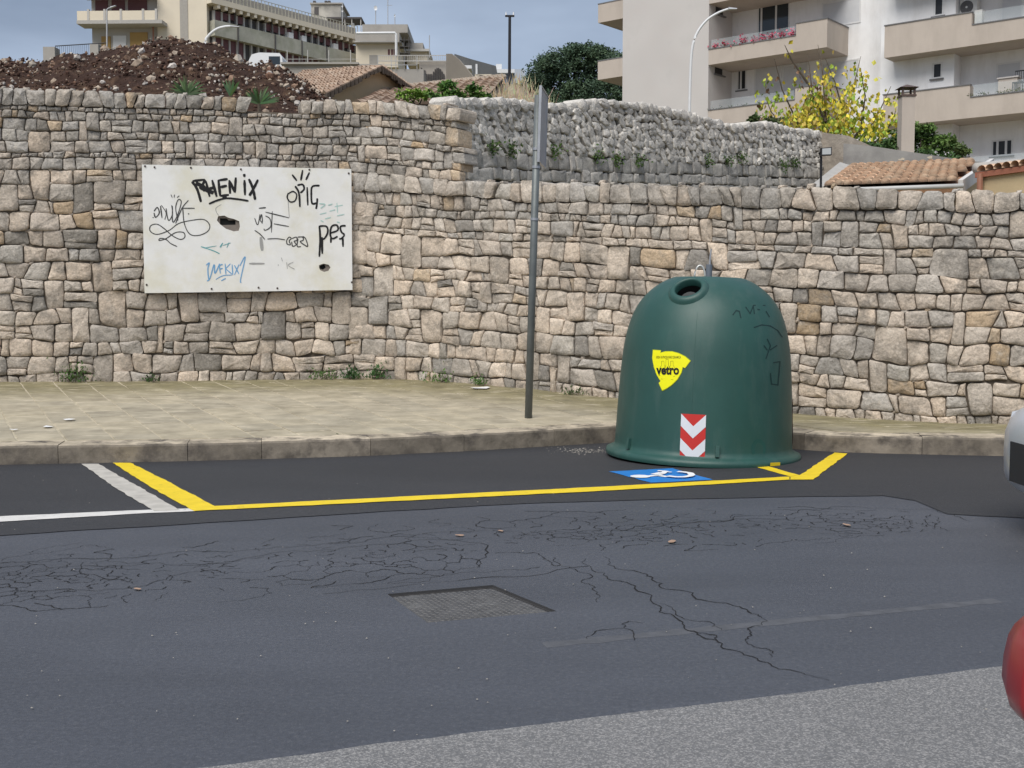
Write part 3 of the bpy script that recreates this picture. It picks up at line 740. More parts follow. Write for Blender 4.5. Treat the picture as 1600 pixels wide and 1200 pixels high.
# decals laid on the curved shell
def decal(name, loops2d, m, off, parent=bin_, cuts=2):
    """loops2d: list of polygons in photo pixels, laid on the shell"""
    bm = bmesh.new()
    for poly in loops2d:
        vv_ = [bm.verts.new((p[0], p[1], 0)) for p in poly]
        try: bm.faces.new(vv_)
        except ValueError: pass
    bmesh.ops.triangulate(bm, faces=bm.faces[:])
    for _ in range(cuts): bmesh.ops.subdivide_edges(bm, edges=[e for e in bm.edges if e.calc_length() > 5], cuts=1, use_grid_fill=False); bmesh.ops.triangulate(bm, faces=bm.faces[:])
    bm.verts.index_update()
    vs = []
    for v in bm.verts:
        az, z = b_hit(v.co.x, v.co.y); vs.append(b_pt(az, z, off))
    fs = []
    for f in bm.faces:
        t = [v.index for v in f.verts]; a, b, c = (vs[i] for i in t)
        n_ = (b - a).cross(c - a); fs.append(t if n_.dot(a - BC - Vector((0, 0, .6))) > 0 else t[::-1])
    bm.free(); return mk(name, vs, fs, m, parent, False)
def Z5(x, y): return (1000 + x / 5.717, 530 + y / 5.717)
shield = [(116, 92), (190, 97), (183, 118), (230, 106), (290, 106), (350, 122), (410, 152), (457, 192), (408, 258), (388, 248), (375, 300), (340, 360), (290, 410), (240, 445), (200, 465), (168, 395), (185, 378), (150, 320), (125, 250), (110, 170)]
c_ = (250, 250)
st = decal('vetro_sticker', [[Z5(*p) for p in shield]], mat('sticker_edge', (.30, .36, .02), .5, 0), .003)
decal('sticker_face', [[Z5(c_[0] + (x - c_[0]) * .965, c_[1] + (y - c_[1]) * .965) for x, y in shield]], mat('sticker_yellow', (.83, .80, .01), .5, .04), .005, st)
M_INK = mat('black_ink', (.012, .012, .012), .6, 0)
def text_polys(txt, offset=0.0):
    cu = bpy.data.curves.new('tmp_text', 'FONT'); cu.body = txt; cu.offset = offset; cu.resolution_u = 3
    ob = bpy.data.objects.new('tmp_text', cu); COL.objects.link(ob)
    dg = bpy.context.evaluated_depsgraph_get(); me = ob.evaluated_get(dg).to_mesh()
    polys = [[(me.vertices[i].co.x, me.vertices[i].co.y) for i in p.vertices] for p in me.polygons]
    ob.evaluated_get(dg).to_mesh_clear(); bpy.data.objects.remove(ob); bpy.data.curves.remove(cu); return polys
def text_decal(name, txt, x0, y0, x1, y1, off, ink, offset, parent):
    P = text_polys(txt, offset); xs = [p[0] for q in P for p in q]; ys = [p[1] for q in P for p in q]
    ax, bx_, ay, by_ = min(xs), max(xs), min(ys), max(ys)
    decal(name, [[Z5(lerp(x0, x1, (p[0] - ax) / (bx_ - ax)), lerp(y1, y0, (p[1] - ay) / (by_ - ay))) for p in q] for q in P], ink, off, parent, 1)
text_decal('lettering', 'vetro', 150, 240, 352, 318, .0075, M_INK, .035, st)
text_decal('lettering', 'NON INTRODURRE CERAMICA', 150, 150, 368, 172, .007, mat('faint_ink', (.16, .15, .01), .6, 0), .01, st)
def px_ribbon(pl, w):    # ribbon polygons in pixel space
    o = []
    for a, b in zip(pl, pl[1:]):
        dx, dy = b[0] - a[0], b[1] - a[1]; l = math.hypot(dx, dy) or 1; nx, ny = -dy / l * w / 2, dx / l * w / 2; ex, ey = dx / l * w * .3, dy / l * w * .3
        o.append([(a[0] + nx - ex, a[1] + ny - ey), (b[0] + nx + ex, b[1] + ny + ey), (b[0] - nx + ex, b[1] - ny + ey), (a[0] - nx - ex, a[1] - ny - ey)])
    return o
bot = []
for dx, hh in ((0, 0), (38, -16), (80, 0)):
    bot += px_ribbon([Z5(178 + dx, 320), Z5(180 + dx, 262), Z5(197 + dx, 232), Z5(198 + dx, 196 + hh), Z5(218 + dx, 196 + hh), Z5(220 + dx, 232), Z5(235 + dx, 262)], .45)
bot += px_ribbon([Z5(172, 325), Z5(312, 332)], .5) + px_ribbon([Z5(190, 355), Z5(300, 362)], .4)
decal('bottle_outlines', bot, mat('faint_ink', (.1, .1, .01), .6, 0), .0062, st, 0)
# chevron panel
M_RED = mat('panel_red', (.52, .035, .03), .45, .05, 8); M_PW = mat('panel_white', (.66, .68, .72), .4, .05, 8)
def chevron(corn, name):
    TL, TR, BR, BL = corn
    def uvp(u, v): a = (lerp(TL[0], TR[0], u), lerp(TL[1], TR[1], u)); b = (lerp(BL[0], BR[0], u), lerp(BL[1], BR[1], u)); return (lerp(a[0], b[0], v), lerp(a[1], b[1], v))
    pn = decal(name, [[uvp(0, 0), uvp(.5, 0), uvp(1, 0), uvp(1, .5), uvp(1, 1), uvp(.5, 1), uvp(0, 1), uvp(0, .5)]], M_RED, .004, bin_, 3)
    q = []
    for v0 in (.0, .5):
        for a, b in ((0, .5), (.5, 1)):
            va, vb = (v0, v0 + .25) if a == 0 else (v0 + .25, v0)
            q.append([uvp(a, va), uvp(b, vb), uvp(b, vb + .25), uvp(a, va + .25)])
    decal('white_chevrons', q, M_PW, .0055, pn, 2)
chevron((Z5(370, 664), Z5(590, 676), Z5(577, 1106), Z5(354, 1098)), 'chevron_panel')
# second panel on the right flank (only its edge shows)
sa, sz0, sz1 = R(78), .12, .50
vs, fs = [], []
for k in range(6):
    a = lerp(sa, sa + .27, k / 5); vs += [b_pt(a, sz0, .004), b_pt(a, sz1, .004)]
    if k: q = 2 * k; fs.append((q - 2, q, q + 1, q - 1))
pn2 = mk('chevron_panel', vs, fs, M_RED, bin_)
for v0 in (.0, .5):
    vs, fs = [], []
    for k in range(7):
        u = k / 6; a = lerp(sa, sa + .27, u); vv0 = v0 + .25 * abs(u - .5) * 2
        vs += [b_pt(a, lerp(sz0, sz1, vv0), .0055), b_pt(a, lerp(sz0, sz1, vv0 + .25), .0055)]
        if k: q = 2 * k; fs.append((q - 2, q, q + 1, q - 1))
    mk('white_chevron', vs, fs, M_PW, pn2)
# faint scribbles on the shell
def Z6(x, y): return (920 + x / 3, 380 + y / 3)
M_SCR = mat('scribble', (.010, .030, .030), .6, 0)
scr = []
for pl in ([(675, 335), (690, 315), (705, 320), (712, 350)], [(735, 300), (755, 330), (770, 295), (775, 330)], [(770, 292), (825, 292)], [(830, 320), (845, 345)], [(775, 395), (810, 383), (850, 388), (885, 410), (905, 440)],
           [(835, 450), (850, 480), (830, 540)], [(850, 500), (880, 480)], [(865, 560), (895, 555), (885, 665), (855, 660), (850, 610)], [(820, 480), (835, 500)], [(790, 310), (800, 312)]):
    scr += px_ribbon([Z6(*p) for p in pl], 1.6)
decal('scribble', scr, M_SCR, .0025, bin_, 0)
decal('moulded_disc', [[(Z6(795 + 34 * math.cos(t * .3142), 965 + 48 * math.sin(t * .3142))) for t in range(20)]], mat('bin_plastic2', (.021, .083, .074), .5, 0), .002, bin_, 0)
decal('paint_smear', [[(1194, 726.6), (1208, 727), (1208, 729.6), (1195, 729.2)]], M_YEL, .004, bin_, 0) if False else None
fa0, fa1 = b_hit(1193, 712)[0], b_hit(1207, 712)[0]
mk('paint_smear', [MT @ Vector((.815 * math.sin(a), -.815 * math.cos(a), z)) for a, z in ((fa0, .012), (fa1, .012), (fa1, .038), (fa0, .04))], [(0, 1, 2, 3)], M_YEL, bin_)

# ================================================================== GRAFFITI BOARD
BD = [(228, 257), (551, 264), (553, 453), (233, 458)]
def board_pt(u, v, d=0.0):
    s_a, s_b = s_of(229), s_of(552); s = lerp(s_a, s_b, u)
    pa, pb = W(s_a, 0, .10), W(s_b, 0, .10); q = pa.lerp(pb, u); nn = Vector((pb - pa).xy).normalized(); nrm = Vector((nn.y, -nn.x, 0))
    zt_ = lerp(at(228, 257, pa.y).z, at(551, 264, pb.y).z, u); zb_ = lerp(at(233, 458, pa.y).z, at(553, 453, pb.y).z, u)
    return Vector((q.x, q.y, lerp(zt_, zb_, v))) + nrm * d
def bpx(px, py):       # photo pixel -> board uv (bilinear)
    u = (px - 228) / 323.0
    for _ in range(4):
        yt = lerp(257, 264, u); yb = lerp(458, 453, u); v = (py - yt) / (yb - yt)
        xl = lerp(228, 233, v); xr = lerp(551, 553, v); u = (px - xl) / (xr - xl)
    return u, v
def Z2(x, y): return (200 + x / 4.2105, 230 + y / 4.2105)
board = thing('notice_board', 'white painted sheet board scrawled with graffiti fixed to the tall stone wall', 'notice board', tuple(board_pt(.5, 1)))
M_BOARD = mat('board_paint', (.78, .78, .76), .45, .05, 5, 0, 10, .4, col2=(.71, .69, .59), fac2=(.46, .64), scale2=1.6)
hole1 = [Z2(*p) for p in [(600, 452), (640, 448), (665, 462), (700, 470), (735, 485), (740, 520), (732, 548), (700, 552), (650, 535), (612, 505), (592, 480)]]
hole2 = [Z2(*p) for p in [(1262, 775), (1290, 765), (1325, 772), (1338, 790), (1325, 812), (1295, 820), (1268, 808), (1260, 790)]]
outer = [(i / 12, 0) for i in range(12)] + [(1, i / 6) for i in range(6)] + [(1 - i / 12, 1) for i in range(12)] + [(0, 1 - i / 6) for i in range(6)]
def board_sheet(hs, d):
    loops = [[Vector((u, v, 0)) for u, v in outer]] + [[Vector((*bpx(*p), 0)) for p in h][::-1] for h in hs]
    tri = tessellate_polygon(loops); fl_ = [p for l in loops for p in l]
    return [board_pt(p.x, p.y, d) for p in fl_], [tuple(t) for t in tri], [len(l) for l in loops]
vf, tf, lens = board_sheet([hole1, hole2], 0.0)
vb_, tb, _ = board_sheet([hole1, hole2], -.018)
vs = vf + vb_; nf = len(vf)
fs = []
for t in tf:
    a, b, c = (vf[i] for i in t); fs.append(t if (b - a).cross(c - a).y < 0 else t[::-1])
fs += [tuple(i + nf for i in f[::-1]) for f in fs]
k = 0
for l in lens:
    for i in range(l): a, b = k + i, k + (i + 1) % l; fs.append((a, b, b + nf, a + nf))
    k += l
mk('panel', vs, fs, M_BOARD, board)
# cement smears inside the holes
M_HOLE = mat('hole_cement', (.19, .165, .145), .9, .2, 20, .004, 40)
for h, inner in ((hole1, [Z2(*p) for p in [(612, 465), (655, 465), (668, 478), (712, 478), (712, 508), (612, 510)]]), (hole2, [Z2(*p) for p in [(1268, 780), (1298, 768), (1308, 790), (1290, 805), (1268, 798)]])):
    cx_, cy_ = sum(p[0] for p in h) / len(h), sum(p[1] for p in h) / len(h)
    big = [(cx_ + (p[0] - cx_) * 1.25, cy_ + (p[1] - cy_) * 1.25) for p in h]
    loops = [[Vector((*bpx(*p), 0)) for p in big], [Vector((*bpx(*p), 0)) for p in inner][::-1]]
    tri = tessellate_polygon(loops); fl_ = [p for l in loops for p in l]
    n_ = len(fl_); mk('hole_fill', [board_pt(p.x, p.y, -.021) for p in fl_] + [board_pt(p.x, p.y, -.05) for p in fl_[len(big):]], [tuple(t) for t in tri] + [(len(big) + i, len(big) + (i + 1) % len(inner), n_ + (i + 1) % len(inner), n_ + i) for i in range(len(inner))], M_HOLE, board)
    mk('hole_void', [board_pt(*bpx(*p), -.05) for p in inner], [tuple(range(len(inner)))], M_BLK, board)
# graffiti strokes
STK = [0]
def strokes(name, lst, m, wd, d=.0015, drip=False):
    mb = MB()
    for pl in lst:
        w_ = wd
        if isinstance(pl, tuple): pl, w_ = pl
        P = [Vector((*p, 0)) for p in pl]; sm = []
        if len(P) > 2:
            for i in range(len(P) - 1):
                p0, p1, p2, p3 = P[max(i - 1, 0)], P[i], P[i + 1], P[min(i + 2, len(P) - 1)]
                for k in range(5):
                    t = k / 5; sm.append(0.5 * ((2 * p1) + (p2 - p0) * t + (2 * p0 - 5 * p1 + 4 * p2 - p3) * t * t + (3 * p1 - p0 - 3 * p2 + p3) * t ** 3))
            sm.append(P[-1])
        else: sm = [P[0].lerp(P[1], k / 4) for k in range(5)]
        STK[0] += 1; dd = d + (STK[0] % 12) * .00025
        W_ = [w_ * (1 + .25 * n1(i * .8, STK[0])) * (.65 if i in (0, len(sm) - 1) else 1) for i in range(len(sm))]
        vs, fs = ribbon_verts(sm, W_); mb.add([board_pt(*bpx(*Z2(v.x, v.y)), dd) for v in vs], fs)
    return mb.build(name, m, board)
K1 = mat('spray_black', (.014, .014, .015), .6, 0); K2 = mat('marker_black', (.06, .06, .058), .6, 0); K3 = mat('faded_marker', (.34, .34, .33), .6, 0)
TEAL = mat('teal_marker', (.10, .36, .38), .6, .2, 20); TEALF = mat('teal_faded', (.42, .60, .56), .6, .1, 20); BLUE = mat('blue_marker', (.16, .36, .60), .6, .1, 20); YELM = mat('yellow_marker', (.62, .55, .30), .6, 0)
strokes('black_tag', [[(432, 225), (465, 275), (490, 360)], [(435, 222), (515, 212)], [(515, 212), (500, 245), (480, 270)], ([(455, 235), (505, 260), (515, 290)], 26), [(520, 222), (545, 325)], ([(480, 262), (545, 290), (570, 300)], 24), [(560, 215), (590, 325)], ([(535, 275), (580, 262)], 18),
                     [(600, 215), (612, 320)], [(598, 218), (660, 208)], [(612, 262), (655, 252)], [(612, 320), (668, 312)], [(655, 325), (625, 330)], [(670, 215), (676, 305)], [(673, 222), (706, 296)], [(706, 298), (712, 198)],
                     [(768, 215), (772, 315)], [(766, 175), (768, 195)], [(796, 208), (822, 268), (838, 345)], [(856, 212), (832, 262), (800, 318)]], K1, 17)
strokes('black_tag_underline', [([(540, 372), (590, 350), (650, 335), (720, 340), (795, 352)], 13)], K1, 13)
strokes('black_tag_crown', [([(1055, 305), (1085, 290), (1110, 310), (1100, 350), (1068, 358), (1048, 330), (1055, 300)], 9), [(1100, 255), (1125, 300), (1132, 392)], [(1115, 250), (1150, 245), (1160, 275), (1135, 300)], [(1180, 262), (1185, 382)], [(1264, 252), (1215, 258), (1208, 310), (1214, 368), (1244, 366)], [(1248, 335), (1246, 370), (1240, 405)],
                           [(1080, 180), (1112, 220)], [(1150, 150), (1138, 218)], [(1195, 165), (1172, 215)]], K1, 13)
strokes('drip_tag', [[(1262, 515), (1268, 600), (1262, 720)], [(1280, 590), (1282, 700)], ([(1262, 518), (1310, 520), (1318, 560), (1295, 600), (1270, 605)], 12), ([(1330, 565), (1385, 545), (1380, 512), (1345, 520), (1335, 570), (1350, 600), (1385, 585)], 12), ([(1440, 515), (1405, 520), (1410, 555), (1430, 575), (1410, 600), (1395, 600)], 12), [(1420, 590), (1422, 655)], [(1340, 590), (1340, 628)]], K1, 14)
strokes('scribble_tag', [([(195, 420), (215, 395), (228, 430), (205, 460), (195, 430)], 8), ([(235, 385), (245, 465)], 8), ([(240, 380), (270, 430), (262, 475)], 5), [(270, 400), (285, 480), (310, 440), (305, 380)], [(310, 385), (312, 490), (340, 450), (365, 360), (345, 345), (330, 400), (345, 480)], [(410, 348), (370, 400), (330, 500)], [(365, 400), (450, 400)],
                        ([(300, 310), (308, 330)], 5), ([(322, 310), (320, 330)], 5), ([(352, 318), (338, 330)], 5), ([(186, 460), (194, 463)], 7), ([(408, 436), (416, 438)], 8)], K2, 6.5)
strokes('looped_underline', [[(375, 400), (385, 500), (420, 570), (480, 578), (535, 550), (545, 510), (510, 475), (440, 478), (350, 500), (290, 545), (215, 572), (172, 550), (175, 515), (215, 505), (260, 535), (310, 580), (360, 605), (388, 590), (380, 560), (330, 560), (270, 600), (228, 612), (235, 598), (270, 605), (300, 632), (340, 652)]], K2, 6.5)
strokes('small_tag', [[(835, 465), (855, 510), (870, 440)], [(870, 480), (880, 440), (885, 490), (870, 480)], [(885, 500), (880, 490)], [(905, 450), (935, 470), (940, 520), (905, 545), (895, 535)], ([(862, 400), (908, 396)], 9), [(905, 425), (1060, 463)], [(960, 502), (1060, 520)], [(835, 545), (870, 570), (902, 606)], ([(918, 602), (980, 600), (1035, 608)], 6), [(950, 420), (945, 560)]], K2, 6.5)
strokes('bubble_tag', [[(1045, 610), (1062, 590), (1075, 600), (1062, 615), (1070, 640), (1048, 635), (1045, 610)], [(1080, 600), (1110, 590), (1112, 612), (1095, 618), (1108, 640), (1085, 650), (1078, 620)], [(1118, 590), (1150, 590), (1155, 610), (1135, 620), (1160, 640), (1185, 650), (1170, 600), (1150, 585)], [(1120, 600), (1115, 650), (1140, 652)]], K2, 7.5)
strokes('teal_tag', [([(490, 652), (570, 680), (610, 700)], 6), [(520, 660), (590, 648)], [(610, 655), (630, 628), (615, 660)], [(630, 645), (680, 628)], [(655, 660), (670, 625)]], TEAL, 4)
strokes('faded_teal_tag', [[(1260, 370), (1300, 375), (1270, 400)], [(1320, 380), (1350, 372)], [(1380, 365), (1385, 430)], [(1365, 390), (1420, 380)], [(1265, 440), (1310, 430)], [(1330, 420), (1370, 410)], [(1300, 470), (1340, 460)], [(1380, 450), (1430, 440)], [(1270, 480), (1290, 490)], [(1380, 490), (1400, 495)]], TEALF, 7)
strokes('blue_tag', [[(525, 775), (545, 760), (535, 800), (545, 870), (575, 770), (580, 830), (610, 765)], [(615, 830), (610, 780), (630, 770)], [(612, 800), (630, 795)], [(645, 765), (650, 835)], [(648, 800), (680, 765)], [(650, 800), (690, 835)], [(690, 770), (695, 840)], [(705, 775), (735, 835)], [(735, 770), (705, 840)], [(740, 780), (775, 720), (745, 870), (750, 890)], [(530, 880), (548, 870)], ([(585, 870), (630, 845), (690, 840)], 5), ([(620, 878), (650, 862)], 7)], BLUE, 7)
for fm in [[(1010, 725), (1018, 750)], [(1045, 755), (1050, 800)], [(1090, 755), (1055, 775), (1098, 802)], [(990, 770), (990, 780)], [(590, 430), (585, 400), (620, 375)], [(590, 430), (605, 450)], ([(875, 590), (885, 680)], 22), ([(800, 765), (900, 765)], 12), [(1052, 330), (1062, 460)]]: strokes('faint_mark', [fm], K3, 4)
for (x, y) in [(197, 132), (1460, 172), (152, 905), (862, 924), (1482, 888), (138, 125), (745, 145), (425, 135), (560, 932), (1195, 148), (985, 928)]:
    u, v = bpx(*Z2(x, y)); c = board_pt(u, v, .004); mb = MB(); mb.add([c + Vector((math.cos(t * .785) * .013, -.002, math.sin(t * .785) * .013)) for t in range(8)], [tuple(range(8))[::-1]]); mb.build('rivet', mat('rivet_rust', (.06, .045, .04), .7, .2, 30), board)

# ================================================================== SIGN POST
pb_, pt_ = gp(825.5, 657, .165), None
pb_ = at(825.5, 657, 11.05); pb_.z = pave_z(pb_.x, pb_.y) - .02
pt_ = at(841, 149, 11.05)
post = thing('sign_post', 'leaning grey steel sign post with plate seen edge on by the kerb', 'sign post', tuple(pb_))
mb = MB(); mb.tube([pb_, pb_.lerp(pt_, .5), pt_], .036, 20, .035); mb.build('pole', mat('post_grey', (.15, .165, .165), .5, .18, 8, .001, 40, .4, metal=.35), post, True)
for py in (232, 260, 341):
    t = (657 - py) / (657 - 149.); c = pb_.lerp(pt_, t); ax = (pt_ - pb_).normalized(); mb = MB(); mb.tube([c - ax * .012, c + ax * .012], .041, 16); mb.build('clamp', M_GALV, post)
c0 = at(843, 193, 10.98); sdir = (at(854, 190, 11.55) - c0); sdir.z = 0; sdir = sdir.normalized(); ax = (pt_ - pb_).normalized(); nrm = sdir.cross(ax).normalized()
mb = MB()
def sgn(u, v, d): return c0 + sdir * u + ax * v + nrm * d
mb.hexa([sgn(0, -.35, 0), sgn(.52, -.35, 0), sgn(.52, -.35, .004), sgn(0, -.35, .004), sgn(0, .345, 0), sgn(.52, .345, 0), sgn(.52, .345, .004), sgn(0, .345, .004)])
mb.build('sign_plate', mat('plate_back', (.33, .34, .38), .45, .08, 6, metal=.3), post)
mb = MB()
for (u0, u1, v0, v1) in ((0, .52, -.358, -.345), (0, .52, .34, .353), (-.008, .008, -.358, .353), (.512, .528, -.358, .353)):
    mb.hexa([sgn(u0, v0, -.012), sgn(u1, v0, -.012), sgn(u1, v0, .012), sgn(u0, v0, .012), sgn(u0, v1, -.012), sgn(u1, v1, -.012), sgn(u1, v1, .012), sgn(u0, v1, .012)])
mb.build('plate_rim', M_GALV, post)
for v in (-.22, .2): mb = MB(); mb.tube([pb_.lerp(pt_, (657 - 193.) / 508 + v / 3.1), sgn(.05, v, 0)], .012, 8); mb.build('bracket', M_GALV, post)

# ================================================================== BACK RUBBLE WALL
def rb_D(px): return interp([(690, 15.7), (712, 16.0), (1000, 20.5), (1290, 26.0), (1330, 26.8)], px)
RTOP = [(690, 160), (712, 160), (750, 160), (800, 160), (860, 166), (905, 168), (925, 161), (960, 159), (1010, 164), (1050, 171), (1100, 182), (1150, 196), (1162, 200), (1180, 195), (1215, 194), (1240, 200), (1285, 208), (1330, 216)]
rpath = [at(px, 400, rb_D(px)) for px in range(715, 1301, 5)]
RS = [0.0]
for a, b in zip(rpath, rpath[1:]): RS.append(RS[-1] + (b - a).xy.length)
RPX = [(s_, 715 + 5 * i) for i, s_ in enumerate(RS)]
def RW(s, z, d):
    i = min(max(bisect.bisect_right(RS, s) - 1, 0), len(RS) - 2); t = (s - RS[i]) / (RS[i + 1] - RS[i]); p = rpath[i].lerp(rpath[i + 1], t)
    dr = (rpath[min(i + 3, len(rpath) - 1)] - rpath[max(i - 2, 0)]).xy.normalized()
    lean = .10 * max(0, z - 3.0)
    return Vector((p.x + dr.y * (d - lean), p.y - dr.x * (d - lean), z))
def r_px(s): return interp(RPX, s)
def r_top(s): px = r_px(s); return at(px, interp(RTOP, px), rb_D(px)).z
def r_mid(s): px = r_px(s); return at(px, interp([(690, 232), (900, 244), (1290, 262)], px), rb_D(px)).z
rub = thing('rubble_wall', 'pale grey terrace wall of loose rubble behind the lower stone wall', 'rubble wall', tuple(rpath[40]))
rst = []
RC = [(.62, .585, .53), (.58, .55, .50), (.53, .502, .458), (.66, .625, .57), (.49, .465, .425)]
row = 0; z_off = 0
LR = RS[-1]
zz = 0.0
while zz < 3.2:
    hrow = rnd.uniform(.105, .145); s = rnd.uniform(-.2, 0)
    while s < LR:
        wd = rnd.uniform(.14, .30); cz = r_mid(min(max(s, 0), LR)) + zz + hrow / 2 + .05 * n1(s * 1.3, row); c_s = s + wd / 2
        if cz < r_top(min(max(c_s, 0), LR)) - .02:
            an = rnd.gauss(-.35 + .5 * n1(s * .5, 77), .38); a_, b_ = wd * .60, hrow * rnd.uniform(.58, .78)
            nP = rnd.choice((5, 5, 6)); poly = []
            for k in range(nP):
                t = 2 * math.pi * (k + rnd.uniform(-.25, .25)) / nP; x_, y_ = a_ * math.cos(t), b_ * math.sin(t)
                poly.append((c_s + x_ * math.cos(an) - y_ * math.sin(an), cz + x_ * math.sin(an) + y_ * math.cos(an)))
            k_ = rnd.uniform(.8, 1.15); cc_ = tuple(v * k_ for v in rnd.choice(RC))
            vs, fs = stone(poly, rnd.uniform(-.015, .028), lambda s_, z_, d_: RW(s_, z_, d_), back=-.14, gap=.007, edge=.009, bulge=.004, corner=(.04, .16))
            rst.append(('r', vs, fs, cc_))
        s += wd * .93
    zz += hrow * .86; row += 1
s = 0.0
while s < LR:      # boulders along the crest
    wd = rnd.uniform(.16, .34); hh = rnd.uniform(.12, .22); z0 = r_top(s + wd / 2) - hh * .55
    poly = [(s + wd * (.5 + .52 * math.cos(t)), z0 + hh * .5 + hh * .55 * math.sin(t)) for t in [2 * math.pi * (k + rnd.uniform(-.2, .2)) / 7 for k in range(7)]]
    vs, fs = stone(poly, rnd.uniform(.0, .05), lambda s_, z_, d_: RW(s_, z_, d_), back=-.35, gap=.005, edge=.02, bulge=.01, corner=(.05, .2)); k_ = rnd.uniform(.9, 1.1)
    rst.append(('r', vs, fs, tuple(v * k_ for v in (.57, .54, .495)))); s += wd * rnd.uniform(.8, 1.1)
for kz, hh in ((0, .24), (1, .19), (2, .22), (3, .3), (4, .3), (5, .3)):      # squared courses below
    s = -rnd.uniform(0, .3); z1o = sum((.24, .19, .22, .3, .3, .3)[:kz])
    while s < LR:
        wd = rnd.uniform(.16, .42); cl = lambda x: min(max(x, 0), LR); j = lambda: rnd.uniform(-.03, .03)
        t1 = lambda x: r_mid(cl(x)) - z1o; t0 = lambda x: r_mid(cl(x)) - z1o - hh
        q = [(s + j(), t0(s) + j()), (s + wd + j(), t0(s + wd) + j()), (s + wd + j(), t1(s + wd) + j()), (s + j(), t1(s) + j())]
        k_ = rnd.uniform(.85, 1.1); c_ = rnd.choice([(.43, .405, .37), (.38, .36, .33), (.45, .425, .385), (.34, .325, .30)])
        vs, fs = stone(q, rnd.uniform(-.01, .02), lambda s_, z_, d_: RW(s_, z_, d_), gap=.006, edge=.012, corner=(.06, .24)); rst.append(('r', vs, fs, tuple(v * k_ for v in c_))); s += wd
rst = [t for t in rst if t[1]]
place_stones(rst, rub, M_RUB)
vs, fs = [], []; n = 70
for i in range(n + 1):
    s = LR * i / n; zt_ = r_top(s) - .06
    vs += [RW(s, .8, -.045), RW(s, zt_, -.045), RW(s, zt_, -.8), RW(s, .8, -.8)]
    if i:
        k = 4 * i
        for j in range(4): fs.append((k - 4 + j, k + j, k + (j + 1) % 4, k - 4 + (j + 1) % 4))
fs += [(0, 1, 2, 3), (4 * n + 3, 4 * n + 2, 4 * n + 1, 4 * n)]
mk('wall_core', vs, fs, mat('rubble_core', (.12, .112, .10), .95, .3, 9), rub)
#==SECTION3==
# ================================================================== EARTH MOUND
MS = [(-500, 120), (-200, 108), (-60, 100), (0, 96), (15, 88), (50, 90), (90, 92), (115, 80), (140, 84), (160, 78), (185, 74), (215, 66), (250, 60), (285, 57), (310, 62), (340, 72), (370, 84), (395, 97), (430, 100), (455, 108), (478, 120), (500, 138), (520, 152), (560, 175), (640, 220)]
M_EARTH = mat('dug_earth', (.066, .040, .031), .95, .5, 9.0, .10, 14, .1, col2=(.135, .085, .055), fac2=(.52, .7), scale2=2.2)
mound = thing('earth_mound', 'heap of dark brown dug earth full of pale stones behind the tall wall', 'earth mound', (-6, 19, 3.2))
MD0, MDR, MDB = 15.1, 19.5, 27.0
def mound_z(px, D):
    zr = at(px, interp(MS, px) + 3, MDR).z; sx = s_of(max(px, -400)); z0 = z_tall(sx) - .30 if px < 640 else 2.6
    if D <= MDR: t = (D - MD0) / (MDR - MD0); z = lerp(z0, zr, max(0, min(1, t)) ** .85)
    else: t = (D - MDR) / (MDB - MDR); z = lerp(zr, 2.5, t * t * (3 - 2 * t))
    x = (px - 800) / F * D
    return z + (.10 * n1(x * 1.7 + 3, D * .9) + .07 * mnoise.noise(Vector((x * 3.1, D * 3.1, 2))) + .05 * mnoise.noise(Vector((x * 8, D * 8, 5)))) * min(1, max(0, (D - MD0) / 1.2))
vs, fs = [], []; nx, ny = 170, 46
for i in range(nx + 1):
    px = lerp(-420, 620, i / nx)
    for j in range(ny + 1):
        D = lerp(MD0, MDB, (j / ny) ** 1.15); vs.append(Vector(((px - 800) / F * D, D, mound_z(px, D))))
for i in range(nx):
    for j in range(ny): a = i * (ny + 1) + j; fs.append((a, a + ny + 1, a + ny + 2, a + 1))
mk('earth', vs, fs, M_EARTH, mound, True)
def rock(c, r, rg):
    bm = bmesh.new(); bmesh.ops.create_icosphere(bm, subdivisions=1, radius=1); sx, sy, sz = (rg.uniform(.6, 1.25) for _ in range(3)); ro = Matrix.Rotation(rg.uniform(0, 6.3), 3, Vector((rg.gauss(0, 1), rg.gauss(0, 1), rg.gauss(0, 1))).normalized())
    vs = [Vector(c) + ro @ Vector((v.co.x * sx, v.co.y * sy, v.co.z * sz)) * r * rg.uniform(.78, 1.15) for v in bm.verts]; fs = [tuple(v.index for v in f.verts) for f in bm.faces]; bm.free(); return vs, fs
RKC = [(.42, .35, .28), (.34, .27, .21), (.48, .43, .37), (.27, .18, .13), (.20, .12, .085), (.50, .46, .42), (.30, .23, .17)]
M_ROCK = mat('mound_rock', (0, 0, 0), .95, .25, 12, .01, 25, .1, attr=True)
big, small = [], MB()
for k in range(2600):
    px = rnd.uniform(-130, 520); D = MD0 + (MDR + .4 - MD0) * rnd.random() ** .9; r = .010 + .028 * rnd.random() ** 3
    if rnd.random() < .035: r = rnd.uniform(.04, .075)
    z = mound_z(px, D); c = Vector(((px - 800) / F * D, D, z + r * .3)); vs, fs = rock(c, r, rnd); col = rnd.choice(RKC); kk = rnd.uniform(.7, 1.15); col = tuple(v * kk for v in col)
    if r >= .04: big.append(('m', vs, fs, col))
    else: small.add(vs, fs, col)
